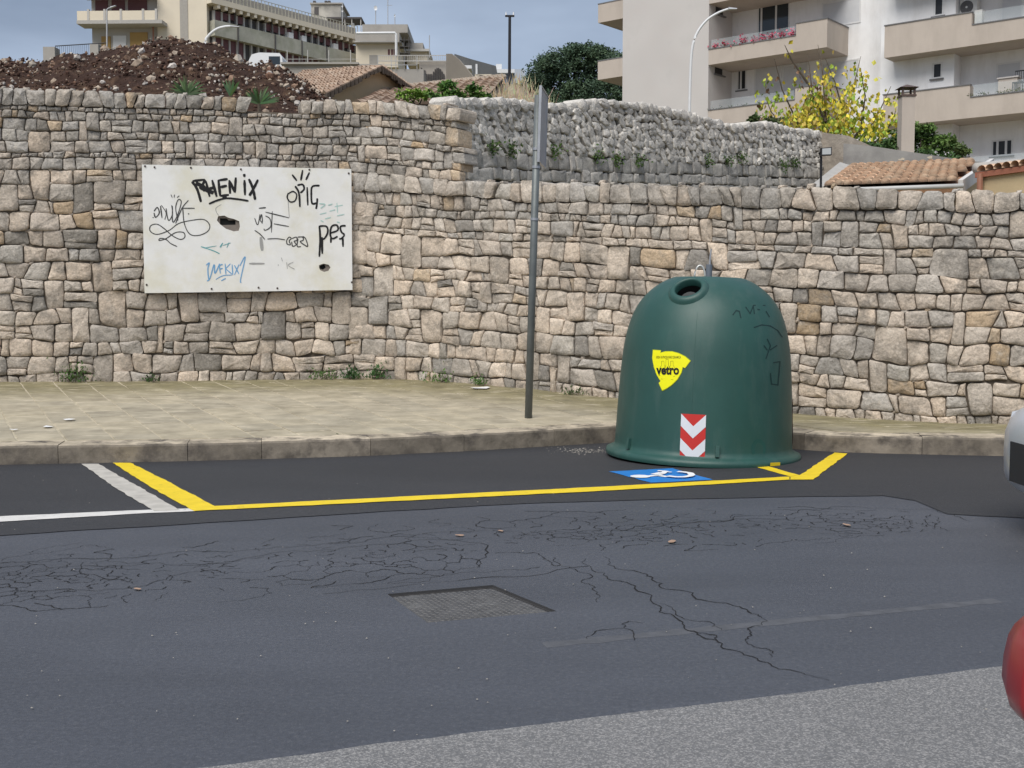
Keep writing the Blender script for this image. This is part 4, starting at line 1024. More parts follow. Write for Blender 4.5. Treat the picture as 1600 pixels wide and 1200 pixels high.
for (px, py, r) in [(225, 100, .24), (335, 105, .2), (285, 85, .17), (440, 132, .2), (452, 137, .17), (428, 128, .15), (380, 95, .28), (175, 75, .2), (95, 130, .16), (190, 140, .14), (245, 125, .18), (500, 145, .2)]:
    lo, hi = MD0, MDR
    for _ in range(25):
        m_ = (lo + hi) / 2
        if pix(((px - 800) / F * m_, m_, mound_z(px, m_)))[1] > py: lo = m_
        else: hi = m_
    c = Vector(((px - 800) / F * lo, lo, mound_z(px, lo))); vs, fs = rock(c, r * .42, rnd); big.append(('m', vs, fs, rnd.choice(RKC[:3])))
for _, vs, fs, c in big: mk('rock', vs, fs, M_ROCK, mound, False, col=c)
tag(small.build('small_rocks', M_ROCK, mound), kind='stuff')
clods = MB()
for k in range(5200):
    px = rnd.uniform(-130, 530); D = MD0 + (MDR + .5 - MD0) * rnd.random() ** .8; r = .010 + .026 * rnd.random() ** 2.5; z = mound_z(px, D); vs, fs = rock(Vector(((px - 800) / F * D, D, z)), r, rnd); kk = rnd.uniform(.6, 1.3); clods.add(vs, fs, (.072 * kk, .042 * kk, .032 * kk))
tag(clods.build('earth_clods', M_ROCK, mound), kind='stuff')

# ================================================================== FOLIAGE HELPERS
M_LEAF = mat('leaf', (0, 0, 0), .55, .25, 1.5, attr=True, spec=.25)
M_BARK = mat('bark', (.10, .08, .06), .9, .3, 8, .01, 20)
def leaf(mb, p, sz, rg, col, aspect=.55, up=None):
    d = Vector((rg.gauss(0, 1), rg.gauss(0, 1), rg.gauss(0, .7))).normalized() if up is None else up
    s_ = d.cross(Vector((rg.gauss(0, 1), rg.gauss(0, 1), rg.gauss(0, 1)))).normalized(); k = rg.uniform(.75, 1.25); n_ = d.cross(s_) * sz * .15
    mb.add([p, p + d * sz * .45 + s_ * sz * aspect * .5 + n_, p + d * sz, p + d * sz * .45 - s_ * sz * aspect * .5 + n_], [(0, 1, 2, 3)], tuple(c * k for c in col))
def cloud(mb, c, rad, n, sz, rg, cols, shell=.5, aspect=.55):
    base = rg.choice(cols); kk = rg.uniform(.85, 1.15); base = tuple(v * kk for v in base)
    for _ in range(n):
        v = Vector((rg.gauss(0, 1), rg.gauss(0, 1), rg.gauss(0, 1))).normalized() * (shell + (1 - shell) * rg.random()) if rg.random() < .8 else Vector((rg.uniform(-1, 1), rg.uniform(-1, 1), rg.uniform(-1, 1)))
        leaf(mb, Vector(c) + Vector((v.x * rad[0], v.y * rad[1], v.z * rad[2])), sz * rg.uniform(.7, 1.3), rg, base, aspect)
def plant(name, label, cat, base, mb_leaf, stems, group=None, crown='foliage', trunk='stem', rad=.02, tm=None):
    t = thing(name, label, cat, tuple(base), group); mb_leaf.build(crown, M_LEAF, t)
    if stems:
        m2 = MB()
        for st_, r0, r1 in stems: m2.tube(st_, r0, 6, r1)
        m2.build(trunk, tm or M_BARK, t)
    return t
# pine tree far behind
rg = random.Random(3); D = 76.0
mb = MB(); GP = [(.085, .135, .082), (.074, .122, .076), (.10, .155, .09), (.086, .138, .092)]  # needle greens lightened and greyed, distance haze put into the colour
stems = []; base = at(900, 205, D); top = at(897, 100, D); stems.append(([base, base.lerp(top, .5) + Vector((.2, 0, 0)), top], .3, .1))
for (px, py, rx, rz) in [(850, 120, 30, 26), (835, 140, 20, 18), (880, 95, 34, 22), (915, 88, 30, 16), (945, 92, 30, 18), (965, 105, 30, 20), (900, 118, 36, 24), (940, 125, 34, 24), (865, 145, 30, 20), (905, 148, 34, 20), (950, 152, 34, 22), (980, 130, 30, 24), (830, 155, 16, 10), (1000, 110, 24, 20), (925, 80, 16, 8), (895, 80, 14, 8), (860, 98, 16, 12), (850, 160, 30, 16), (890, 165, 40, 14), (940, 168, 40, 14), (985, 160, 30, 20)]:
    sc = D / F
    for k in range(20):
        a = rg.uniform(0, 6.28); ph = rg.gauss(0, .6); rr_ = rg.random() ** .5; c = at(px + rx * .85 * rr_ * math.cos(a), py + rz * .85 * rr_ * math.sin(a), D + rg.uniform(-1.6, 1.2))
        r_ = rg.uniform(.28, .55); cloud(mb, c, (r_ * 1.15, r_, r_ * .8), 95, .24, rg, GP, .35, .4)
    stems.append(([base.lerp(top, rg.uniform(.3, .9)), at(px, py, D)], .09, .03))
plant('pine_tree', 'broad dark green pine crown rising behind the rubble wall beside the flats', 'tree', base, mb, stems, None, 'crown', 'trunk')
# yellow leaved tree
rg = random.Random(5); D = 29.0; mb = MB(); stems = []; base = at(1300, 262, D)
YC = [(.60, .48, .05), (.62, .56, .08), (.55, .52, .08), (.52, .38, .08), (.66, .54, .05)]; YG = [(.30, .40, .05), (.22, .34, .05), (.40, .44, .05)]; BRN = [(.16, .09, .05)]
limbs = [[(1300, 262), (1290, 190), (1262, 130), (1248, 108)], [(1300, 262), (1318, 190), (1335, 130), (1345, 88)], [(1300, 262), (1250, 200), (1222, 140), (1210, 92)], [(1300, 262), (1290, 180), (1285, 110), (1278, 70)], [(1300, 262), (1350, 215), (1376, 170), (1392, 135)], [(1300, 262), (1240, 215), (1205, 175), (1195, 150)], [(1300, 262), (1325, 200), (1305, 130), (1290, 92)], [(1300, 262), (1370, 220), (1395, 190), (1400, 170)], [(1262, 130), (1236, 92), (1226, 70)], [(1290, 190), (1270, 150), (1262, 84)], [(1300, 262), (1345, 200), (1352, 150), (1345, 110)]]
for i, l in enumerate(limbs):
    dd = rg.uniform(-.8, .8); pts = [at(p[0], p[1], D + dd * k / 3) for k, p in enumerate(l)]; stems.append((pts, .035, .006))
    for k in range(52):
        t = rg.uniform(.3, 1) ** 1.0; j = min(int(t * (len(pts) - 1)), len(pts) - 2); p = pts[j].lerp(pts[j + 1], t * (len(pts) - 1) - j); py = pix(p)[1]
        if py < 112 and rg.random() < .86: continue
        if py < 150 and rg.random() < .45: continue
        p = p + Vector((rg.gauss(0, .17), rg.gauss(0, .2), rg.gauss(0, .14))); cs = YC if rg.random() < .6 else YG
        if py < 170 and pix(p)[0] < 1290 and rg.random() < .25: cs = BRN
        for _ in range(rg.choice((1, 2, 3))): leaf(mb, p + Vector((rg.gauss(0, .05), rg.gauss(0, .05), rg.gauss(0, .05))), rg.uniform(.085, .16), rg, rg.choice(cs), .8, Vector((rg.gauss(0, .5), rg.gauss(0, .5), -1)).normalized())
for (px, py, rx, rz, n, cs) in [(1340, 195, 42, 22, 260, YG + YC), (1318, 168, 22, 26, 150, YC), (1255, 190, 30, 20, 170, YC), (1290, 200, 30, 18, 150, YC + YG), (1262, 168, 20, 24, 90, YC), (1375, 205, 26, 16, 120, YC + YG), (1225, 195, 22, 18, 100, YC), (1330, 140, 10, 18, 40, YC + YG), (1292, 135, 10, 22, 45, YC), (1350, 118, 6, 10, 14, YC), (1268, 160, 10, 28, 40, YG), (1380, 175, 12, 10, 16, YC), (1215, 150, 8, 10, 10, BRN)]:
    for _ in range(int(n * .95)):
        q = at(px + rg.gauss(0, rx * .5), py + rg.gauss(0, rz * .5), D + rg.gauss(0, .5)); leaf(mb, q, rg.uniform(.085, .16), rg, rg.choice(cs + YG[:1]), .8, Vector((rg.gauss(0, .5), rg.gauss(0, .5), -1)).normalized())
plant('yellow_leaved_tree', 'thin branched tree with yellow autumn leaves in front of the balconies', 'tree', base, mb, stems, None, 'crown', 'trunk')
# shrubs
def shrub(label, blobs, D, cols, sz, n, seed, dx=1.0, aspect=.6, name='shrub'):
    rg = random.Random(seed); mb = MB(); st = []; cx = sum(b[0] for b in blobs) / len(blobs); by = max(b[1] + b[3] for b in blobs) + 12; base = at(cx, by, D)
    for (px, py, rx, rz) in blobs:
        c0_ = at(px, py, D); sc = D / F
        for k in range(9):
            c = c0_ + Vector((rg.uniform(-.7, .7) * rx * sc, rg.gauss(0, .4) * rx * sc, rg.uniform(-.7, .7) * rz * sc)); cloud(mb, c, (rx * sc * .42, rx * sc * .42, rz * sc * .42), n, sz, rg, cols, .3, aspect)
        st.append(([base, base.lerp(c0_, .5) + Vector((rg.gauss(0, .05), 0, 0)), c0_], .025, .008))
    return plant(name, label, 'shrub', base, mb, st)
GB = [(.09, .17, .035), (.06, .13, .03), (.13, .22, .05)]
shrub('light green leafy bush at left above the wall coping below the tiled roofs', [(640, 152, 22, 9), (662, 150, 14, 10)], 21, [(.16, .27, .045), (.20, .31, .05)], .07, 26, 11)
shrub('tall green leafy bush in the middle of the wall top greenery', [(700, 140, 18, 14), (712, 152, 20, 12), (690, 155, 22, 10)], 20.5, GB, .08, 34, 12)
shrub('small round green bush nearest the sign post above the wall', [(742, 146, 16, 11), (755, 153, 10, 8)], 20.5, GB, .08, 34, 13)
shrub('dense dark green rounded shrub at the foot of the chimney and flats', [(1425, 222, 36, 20), (1460, 226, 30, 18), (1440, 208, 22, 12), (1400, 228, 24, 12)], 27, [(.05, .10, .028), (.07, .13, .03), (.10, .17, .04)], .11, 44, 14)
shrub('sparse green shrub at the right end of the dark shrub', [(1492, 232, 20, 10), (1482, 225, 14, 10), (1505, 238, 10, 6)], 27, [(.10, .15, .05), (.13, .18, .06)], .10, 26, 15)
shrub('low dark creeper trailing along the grey cement wall top', [(1385, 232, 30, 6), (1350, 226, 26, 5), (1430, 240, 30, 5), (1480, 245, 26, 4)], 26.4, [(.06, .12, .03), (.05, .10, .03)], .09, 22, 16)
shrub('dull green weeds below the left end of the yellow tree', [(1210, 190, 16, 8), (1175, 188, 10, 7)], 27.5, [(.07, .11, .04), (.10, .13, .05)], .10, 26, 17)
# palm tufts along the top of the tall wall
def tuft(px, py, D, n, ln, spread, label, seed, lean=0):
    rg = random.Random(seed); b = at(px, py, D); mb = MB()
    for k in range(n):
        a = math.pi * (.5 + spread * (k / (n - 1) - .5)) + lean + rg.gauss(0, .05); l = ln * rg.uniform(.75, 1.1); d = Vector((math.cos(a), rg.gauss(0, .3), math.sin(a))).normalized(); s_ = d.cross(Vector((0, -1, 0))).normalized() * .011
        pts = [b + d * l * t + Vector((0, 0, -.10 * l * t * t)) for t in (0, .4, .75, 1)]; c = tuple(v * rg.uniform(.8, 1.2) for v in (.075, .13, .055))
        vs = []; fs = []
        for i, p in enumerate(pts): w_ = (1, 1.3, .8, .1)[i]; vs += [p + s_ * w_, p - s_ * w_]
        mb.add(vs, [(0, 1, 3, 2), (2, 3, 5, 4), (4, 5, 7, 6)], c)
    t = thing('palm_tuft', label, 'palm', tuple(b - Vector((0, 0, .1))), 'palm tufts on the wall'); mb.build('fronds', M_LEAF, t); m2 = MB(); m2.tube([b - Vector((0, 0, .25)), b], .03, 6, .02); m2.build('stalk', M_BARK, t)
tuft(292, 148, 14.95, 30, .26, 1.0, 'leftmost and fullest spiky palm tuft poking above the tall wall', 21)
tuft(360, 150, 14.95, 14, .24, .35, 'narrow upright palm tuft between the two wider ones', 22, -.1)
tuft(405, 162, 15.0, 24, .28, .9, 'palm tuft spreading in the gap of the tall wall coping', 23, -.1)
# weeds along the foot of the walls
def weed(px, w_, h_, label, seed, col=(.075, .14, .035), n=70, sz=.035):
    rg = random.Random(seed); s_ = s_of(px); p, nn = wall_at(s_); b = Vector((p.x, p.y, 0)) + nn * .10; b.z = pave_z(b.x, b.y); mb = MB()
    for k in range(n):
        q = b + Vector((rg.gauss(0, w_ * .4), rg.uniform(-.06, .05), abs(rg.gauss(0, h_ * .5)))); leaf(mb, q, sz * rg.uniform(.7, 1.4), rg, col, .5, Vector((rg.gauss(0, .6), rg.gauss(0, .6), 1)).normalized())
    st = [([b + Vector((rg.gauss(0, w_ * .3), 0, -.01)), b + Vector((rg.gauss(0, w_ * .4), 0, h_ * .7))], .004, .002) for _ in range(6)]
    plant('weed', label, 'weed', b, mb, st, 'weeds along the foot of the walls')
weed(118, .26, .20, 'feathery green weed clump at the wall foot left of the board', 31, n=170)
weed(236, .10, .08, 'small dark weed at the wall foot below the board left edge', 32, (.05, .10, .03), 50)
weed(507, .26, .12, 'wide low green weeds at the wall foot below the board right end', 33, n=110)
weed(549, .12, .14, 'dark leafy weed at the wall foot right of the wide low weeds', 34, (.04, .09, .03), 80, .05)
weed(594, .16, .14, 'dark rounded weed growing at the inside bend of the wall foot', 35, (.045, .10, .03), 90, .05)
weed(695, .26, .14, 'loose light green weeds at the wall foot midway to the sign post', 36, (.09, .16, .04), 110)
weed(757, .13, .10, 'small bright weed at the wall foot left of the sign post', 37, (.08, .16, .04), 70)
weed(905, .20, .08, 'thin pale weeds at the wall foot between sign post and bin', 38, (.10, .15, .06), 60)
weed(559, .06, .07, 'tiny weed sprouting from a joint above the inside bend', 39, (.06, .12, .03), 30)
rg = random.Random(41)
for i, (px, py) in enumerate([(770, 232), (800, 234), (868, 236), (935, 243), (968, 252), (1000, 252), (1110, 252), (1140, 250), (1162, 246), (1228, 258), (1245, 254)]):
    D = rb_D(px); s_ = interp([(b, a) for a, b in RPX], px); z = at(px, py, D).z; mb = MB(); b = RW(s_, z, .05)
    for k in range(60): leaf(mb, b + Vector((rg.gauss(0, .06), rg.gauss(-.03, .03), rg.gauss(0, .06))), .07, rg, (.075, .13, .035), .5)
    t = tag(mb.build('wall_weed', M_LEAF), 'small green weed rooted in the pale rubble wall, ' + ['leftmost of all', 'second from the left', 'just right of the sign post', 'fourth from the left', 'fifth from the left', 'sixth from the left', 'fifth from the right end', 'fourth from the right end', 'third from the right end', 'second from the right end', 'nearest the floodlight'][i], 'weed', 'weeds in the rubble wall', 'thing')
# dry bank with grass between the low roofs and the pine
vs, fs = [], []
for i in range(21):
    px = lerp(745, 850, i / 20)
    for j in range(9):
        D = lerp(24, 34, j / 8); yt = interp([(745, 170), (780, 148), (800, 126), (812, 128), (830, 146), (850, 165)], px); t = j / 8; z = lerp(at(px, 190, 24).z, at(px, yt, 30).z, min(1, t * 8 / 5)) - max(0, t - .62) * 4 + .05 * n1(px * .2, j)
        vs.append(Vector(((px - 800) / F * D, D, z)))
for i in range(20):
    for j in range(8): a = i * 9 + j; fs.append((a, a + 9, a + 10, a + 1))
tag(mk('dry_bank', vs, fs, mat('straw_soil', (.33, .28, .19), .95, .25, 4, .03, 12), None, True), kind='structure')
mb = MB()
for k in range(1500):
    v = vs[rg.randrange(len(vs))] + Vector((rg.gauss(0, .15), rg.gauss(0, .5), -.02)); h_ = rg.uniform(.12, .35); d = Vector((rg.gauss(0, .25), rg.gauss(0, .25), 1)) * h_; mb.add([v - Vector((.012, 0, 0)), v + Vector((.012, 0, 0)), v + d], [(0, 1, 2)], tuple(c * rg.uniform(.8, 1.2) for c in (.40, .34, .22)))
tag(mb.build('dry_grass', M_LEAF), 'straw coloured dry grass on the bank below the dark lamp post', 'grass', kind='stuff')

# ================================================================== BUILDING HELPERS
class Fr:
    def __init__(s, o, a): s.o = Vector((o[0], o[1], 0)); s.a = Vector((a[0], a[1], 0)).normalized(); s.b = Vector((-s.a.y, s.a.x, 0))
    def P(s, u, t, z): q = s.o + s.a * u + s.b * t; return Vector((q.x, q.y, z))
    def box(s, mb, u0, u1, t0, t1, z0, z1):
        if u0 > u1: u0, u1 = u1, u0
        if t0 > t1: t0, t1 = t1, t0
        mb.hexa([s.P(u0, t0, z0), s.P(u1, t0, z0), s.P(u1, t1, z0), s.P(u0, t1, z0), s.P(u0, t0, z1), s.P(u1, t0, z1), s.P(u1, t1, z1), s.P(u0, t1, z1)]); return mb
    def u_at(s, px, t=0.0):
        k = (px - 800) / F; p = s.o + s.b * t     # zc ~ y for upright planes near the horizon
        return (k * p.y - p.x) / (s.a.x - k * s.a.y)
    def t_at(s, px, u):
        k = (px - 800) / F; p = s.o + s.a * u; return (k * p.y - p.x) / (s.b.x - k * s.b.y)
    def z_at(s, py, u, t): p = s.o + s.a * u + s.b * t; return at(800, py, p.y).z
def one(fr, name, m, parent, *a, smooth=False): mb = MB(); fr.box(mb, *a); return mb.build(name, m, parent, smooth)
M_WHITE = mat('render_white', (.85, .85, .855), .9, .05, 1.5, .004, 20, col2=(.70, .69, .68), fac2=(.48, .75), scale2=1.0, aniso=(1, 1, .25)); M_CREAMW = mat('render_greywhite', (.56, .535, .515), .9, .06, 1.2, .004, 20, col2=(.52, .49, .47), fac2=(.45, .65), scale2=.6)
M_BEI = mat('render_beige', (.49, .43, .375), .9, .05, 1.0, .004, 20, col2=(.43, .375, .325), fac2=(.45, .7), scale2=1.2, aniso=(1, 1, .25)); M_COP = mat('coping_dark', (.16, .16, .165), .7, .1)
M_GLS = mat('window_glass', (.03, .04, .05), .08, 0, spec=.6); M_FRM = mat('frame_white', (.72, .72, .72), .5, .03); M_DRK = mat('dark_room', (.02, .022, .026), .4, 0, spec=.4)
M_SHUT = mat('shutter_grey', (.60, .61, .63), .7, .04, 3)
def glass_mat():
    m = bpy.data.materials.new('rail_glass'); m.use_nodes = True; p = m.node_tree.nodes['Principled BSDF']; p.inputs['Base Color'].default_value = (.80, .90, .93, 1); p.inputs['Roughness'].default_value = .05; p.inputs['Alpha'].default_value = .10; return m
M_RAIL = glass_mat()
# ---- apartment block on the right
O_ = at(1288, 300, 56.4); A = Fr((O_.x, O_.y), (.773, -.634))
apt = thing('apartment_block', 'white and beige block of flats with solid balconies at upper right', 'building', (O_.x + 4, O_.y + 4, 6))
uL, uP = A.u_at(970), A.u_at(1102)
zz_ = lambda py, u, t=0: A.z_at(py, u, t)
FH = 3.1; ZT = zz_(29, 0); ZB = zz_(73.6, 0)      # upper balcony at its corner
one(A, 'end_wall', M_CREAMW, apt, uL, uP, 0, 9, 5, 22)
rec = A.t_at(1138, uP); rec = max(1.2, min(3.0, rec))
one(A, 'recessed_wall', M_WHITE, apt, uP - .1, 3.6, rec, rec + 6, 5, 22)
for k, (zt_, zb_) in enumerate([(ZT, ZB), (ZT - FH, ZB - FH), (ZT + FH, ZB + FH), (ZT - 2 * FH, ZB - 2 * FH)]):
    us = A.u_at(1236); zl = zt_ - .58
    bal = MB(); A.box(bal, uP + .003, us, -.001, .16, zb_, zl); A.box(bal, us, 0, -.001, .16, zb_, zt_); A.box(bal, -.16, 0, .16, 5.2, zb_, zt_); A.box(bal, uP + .003, -.16, .16, rec, zb_, zb_ + .25)
    bo = bal.build('balcony', M_BEI, apt)
    cp_ = MB(); A.box(cp_, uP + .003, us - .01, -.03, .19, zl + .001, zl + .05); A.box(cp_, us - .02, .03, -.03, .19, zt_ + .001, zt_ + .05); A.box(cp_, -.19, .03, .19, 5.2, zt_ + .001, zt_ + .05); cp_.build('coping', M_COP, bo)
    one(A, 'glass_rail', M_RAIL, bo, uP + .1, us - .1, .08, .09, zl + .05, zl + .5)
    # stub of the balcony that wraps the far end
    mb = MB(); A.box(mb, A.u_at(932), uL - .003, .0, .16, zb_ + .1, zt_ - .25); A.box(mb, A.u_at(932), A.u_at(932) + .16, .16, 5, zb_ + .1, zt_ - .25); A.box(mb, A.u_at(932) + .16, uL - .003, .16, 5, zb_ + .1, zb_ + .3); so_ = mb.build('end_balcony', M_BEI, apt)
    one(A, 'coping', M_COP, so_, A.u_at(932) - .02, uL - .003, -.02, .17, zt_ - .249, zt_ - .20)
def wnd(fr, parent, px0, px1, py0, py1, t, kind='glass', mull=None, inset=.0, sill=True):
    u0, u1 = fr.u_at(px0, t), fr.u_at(px1, t); um = (u0 + u1) / 2; z1, z0 = fr.z_at(py0, um, t), fr.z_at(py1, um, t)
    f = .07; mb = MB(); fr.box(mb, u0, u0 + f, t - .03, t - .001, z0, z1); fr.box(mb, u1 - f, u1, t - .03, t - .001, z0, z1); fr.box(mb, u0 + f, u1 - f, t - .03, t - .001, z1 - f, z1); fr.box(mb, u0 + f, u1 - f, t - .03, t - .001, z0, z0 + f)
    if mull: 
        for q in mull: uq = lerp(u0, u1, q); fr.box(mb, uq - .05, uq + .05, t - .034, t - .002, z0 + f, z1 - f)
    w_ = mb.build('window', M_FRM, parent)
    one(fr, 'pane', {'glass': M_GLS, 'dark': M_DRK, 'shutter': M_SHUT}[kind], w_, u0 + f, u1 - f, t - .018, t - .001, z0 + f, z1 - f)
    if sill: one(fr, 'sill', M_COP, w_, u0 - .08, u1 + .08, t - .1, t - .035, z0 - .06, z0)
    return w_
wnd(A, apt, 1177, 1226, 6, 56, rec, 'glass', (.12, .58)); wnd(A, apt, 1147, 1161, 109, 141, rec, 'dark', (.4,)); wnd(A, apt, 1173, 1215, 100, 152, rec, 'shutter', None, 0, False); wnd(A, apt, 1216, 1256, 100, 152, rec, 'shutter', None, 0, False)
wnd(A, apt, 1275, 1335, 0, 40, rec, 'shutter', None, 0, False); wnd(A, apt, 1275, 1335, 95, 140, rec, 'shutter', None, 0, False)
# small windows on the inner side of the end wall (faces right)
for (py0, py1) in ((5, 21), (96, 115)):
    t0, t1 = A.t_at(1112, uP), A.t_at(1123, uP); z1, z0 = zz_(py0, uP, t0), zz_(py1, uP, t0)
    w_ = one(A, 'window', M_DRK, apt, uP - .01, uP + .02, t0, t1, z0, z1); one(A, 'sill', M_COP, w_, uP + .021, uP + .12, t0 - .1, t1 + .2, z0 - .07, z0)
# nearer wing with its own balconies
B0 = at(1377, 300, 53.4); B = Fr((B0.x, B0.y), (.773, -.634)); bz = lambda py, u=0, t=0: B.z_at(py, u, t)
uE = 9.5; us = B.u_at(1505)
w1 = B.u_at(1480, 1.1)
one(B, 'wing_wall', M_WHITE, apt, -.6, w1, 1.1, 9, 5, 22); one(B, 'wing_wall', M_WHITE, apt, w1 + .002, uE, 2.0, 9, 5, 22)
for k in range(4):
    zt_, zb_ = bz(41) + (1 - k) * FH, bz(90.6) + (1 - k) * FH; zl = zt_ - .55
    bal = MB(); B.box(bal, 0, us, 0, .16, zb_, zt_); B.box(bal, us, uE, -.001, .16, zb_, zl); B.box(bal, 0, .16, .16, 1.1, zb_, zt_); B.box(bal, .16, uE, .16, 2.0, zb_, zb_ + .25); B.box(bal, us - .16, us, .16, .5, zl - .2, zt_)
    bo = bal.build('balcony', M_BEI, apt); cp_ = MB(); B.box(cp_, -.03, us + .02, -.03, .19, zt_ + .001, zt_ + .05); B.box(cp_, us + .03, uE, -.03, .19, zl + .001, zl + .05); cp_.build('coping', M_COP, bo)
    one(B, 'glass_rail', M_RAIL, bo, us + .1, uE, .08, .09, zl + .05, zl + .55)
for (py0, py1) in ((-12, 25), (98, 123)): wnd(B, apt, 1446, 1462, py0, py1, 1.1, 'dark', (.1,))
wnd(B, apt, 1549, 1584, -20, 45, 2.0, 'shutter', None, 0, False); wnd(B, apt, 1545, 1584, 97, 165, 2.0, 'shutter', None, 0, False); wnd(B, apt, 1541, 1574, 218, 244, 2.0, 'dark', (.28, .68))
# plants, flowers and clutter standing on the parapets
rg = random.Random(51)
for k in range(9):
    u = lerp(uP + .4, A.u_at(1236) - .2, k / 8); p = A.P(u, .1, ZT - .56); mb = MB()
    for _ in range(26): leaf(mb, p + Vector((rg.gauss(0, .10), rg.gauss(0, .06), abs(rg.gauss(.05, .07)))), .08, rg, (.06, .11, .03))
    m2 = MB()
    for _ in range(40 if k not in (2,) else 12): leaf(m2, p + Vector((rg.gauss(0, .12), rg.gauss(0, .06), abs(rg.gauss(.16, .10)))), .12, rg, (.55, .10, .17), .9)
    t = thing('flower_pot', 'pink red flowers on the upper balcony parapet, %s from its left end' % ['first', 'second', 'third', 'fourth', 'fifth', 'sixth', 'seventh', 'eighth', 'ninth'][k], 'flowers', tuple(p), 'flowers on the upper balcony'); mb.build('leaves', M_LEAF, t); m2.build('flowers', M_LEAF, t)
for k, px in enumerate((1112, 1126, 1142, 1160, 1183)):
    u = A.u_at(px, .1); p = A.P(u, .1, ZT - FH - .55); mb = MB()
    for _ in range(20): leaf(mb, p + Vector((rg.gauss(0, .12), rg.gauss(0, .05), abs(rg.gauss(.03, .05)))), .08, rg, (.06, .10, .03))
    tag(mb.build('parapet_plant', M_LEAF), 'small green plant on the lower left balcony parapet, %s from the left' % ['first', 'second', 'third', 'fourth', 'fifth'][k], 'plant', 'plants on the lower balcony', 'thing')
for k, px in enumerate((1508, 1530, 1556, 1568, 1580, 1592)):
    u = B.u_at(px, .1); p = B.P(u, .1, bz(41) - FH - .5); mb = MB()
    for _ in range(30): leaf(mb, p + Vector((rg.gauss(0, .16), rg.gauss(0, .06), abs(rg.gauss(.03, .08)))), .08, rg, (.08, .11, .04))
    tag(mb.build('parapet_plant', M_LEAF), 'trailing plant on the lower right balcony parapet, %s from its step' % ['first', 'second', 'third', 'fourth', 'fifth', 'sixth'][k], 'plant', 'plants on the right balcony', 'thing')
# air conditioner
u0, u1 = B.u_at(1486, 1.5), B.u_at(1513, 1.5); za, zb2 = bz(28, u0, 1.5), bz(0, u0, 1.5)
ac = thing('air_conditioner', 'white air conditioner unit with round fan above the right balcony', 'air conditioner', tuple(B.P((u0 + u1) / 2, 1.6, za)))
one(B, 'casing', mat('ac_white', (.62, .62, .60), .5, .05), ac, u0, u1, 1.5, 1.85, za, zb2)
fc = B.P(lerp(u0, u1, .4), 1.495, (za + zb2) / 2 + .03)
for rr, mm, dd in ((.29, mat('ac_grille', (.10, .10, .105), .6, 0), 0), (.05, mat('ac_white', (.62, .62, .6)), .02)):
    mb = MB(); mb.add([fc - B.b * dd + B.a * math.cos(t * .2618) * rr + Vector((0, 0, math.sin(t * .2618) * rr)) for t in range(24)], [tuple(range(24))[::-1]]); mb.build('fan_grille' if rr > .1 else 'fan_hub', mm, ac)
mb = MB()
for q in range(1, 6):
    mb.tube([fc - B.b * .012 + B.a * math.cos(t * .2618) * .05 * q + Vector((0, 0, math.sin(t * .2618) * .05 * q)) for t in range(25)], .006, 4, cap=False)
mb.build('grille_wires', mat('ac_wire', (.3, .3, .3), .5, 0), ac)
mb = MB(); B.box(mb, u0 + .1, u0 + .16, 1.5, 2.0, za - .08, za - .001); B.box(mb, u1 - .16, u1 - .1, 1.5, 2.0, za - .08, za - .001); mb.build('bracket', M_COP, ac)
# box on the parapet by the step and a plant trough
ub = B.u_at(1515, .2); tag(one(B, 'utility_box', mat('box_grey', (.5, .5, .48), .6, .05), None, ub - .16, ub + .16, .2, .5, bz(41) - .5, bz(41) + .12), 'small pale box on the upper right balcony below the air conditioner', 'box', None, 'thing')
ub = B.u_at(1564, .9); tb_ = thing('barbecue', 'low beige masonry grill stand on the lower right balcony', 'grill', tuple(B.P(ub, .9, bz(90.6) - FH))); one(B, 'stand', M_BEI, tb_, ub - .4, ub + .4, .8, 1.3, bz(90.6) - FH + .25, bz(41) - FH + .25); one(B, 'top_slab', M_CREAMW, tb_, ub - .45, ub + .45, .75, 1.35, bz(41) - FH + .251, bz(41) - FH + .31)
ub = B.u_at(1580, .7); ch = thing('garden_chair', 'dark metal chair on the lower right balcony beside the grill', 'chair', tuple(B.P(ub, .7, bz(90.6) - FH + .25)))
zc0 = bz(41) - FH - .45
mb = MB(); B.box(mb, ub - .22, ub + .22, .5, .9, zc0 + .42, zc0 + .45); mb.build('seat', M_DRK, ch); mb = MB()
for q in range(6): B.box(mb, ub - .22 + q * .085, ub - .205 + q * .085, .9, .92, zc0 + .46, zc0 + .98)
B.box(mb, ub - .23, ub + .23, .925, .945, zc0 + .95, zc0 + 1.0); mb.build('backrest', M_DRK, ch)
for a_, b_ in ((-.2, .52), (.2, .52), (-.2, .88), (.2, .88)): one(B, 'leg', M_DRK, ch, ub + a_ - .015, ub + a_ + .015, b_ - .015, b_ + .015, zc0, zc0 + .419)

# ---- house with curved tiles behind the low wall, cement wall and neighbour
D0 = 18.0; e_ = Vector((.93, -.36, 0)).normalized(); g_ = Vector((.36, .93, 0)).normalized(); BL = at(1290, 295, D0)
k_ = (1328 - 800) / F; tl = (BL.x - k_ * BL.y) / (k_ * g_.y - g_.x); TLp = BL + g_ * tl; TLp.z = at(1328, 262, TLp.y).z
k_ = (1484 - 800) / F; ul = (k_ * BL.y - BL.x) / (e_.x - k_ * e_.y); rise = TLp.z - BL.z; ul *= 1.02
th = thing('tiled_house', 'low house with curved terracotta tile roof just behind the low wall', 'house', (BL.x + 1, BL.y + 1.5, 1.2))
NC, NR = 14, 8; cw = ul / NC * 1.06; rl = tl / NR; slope = (g_ * tl + Vector((0, 0, rise))).normalized(); upn = e_.cross(slope).normalized()
me = bpy.data.meshes.new('roof_tile'); vv_, ff_ = [], []
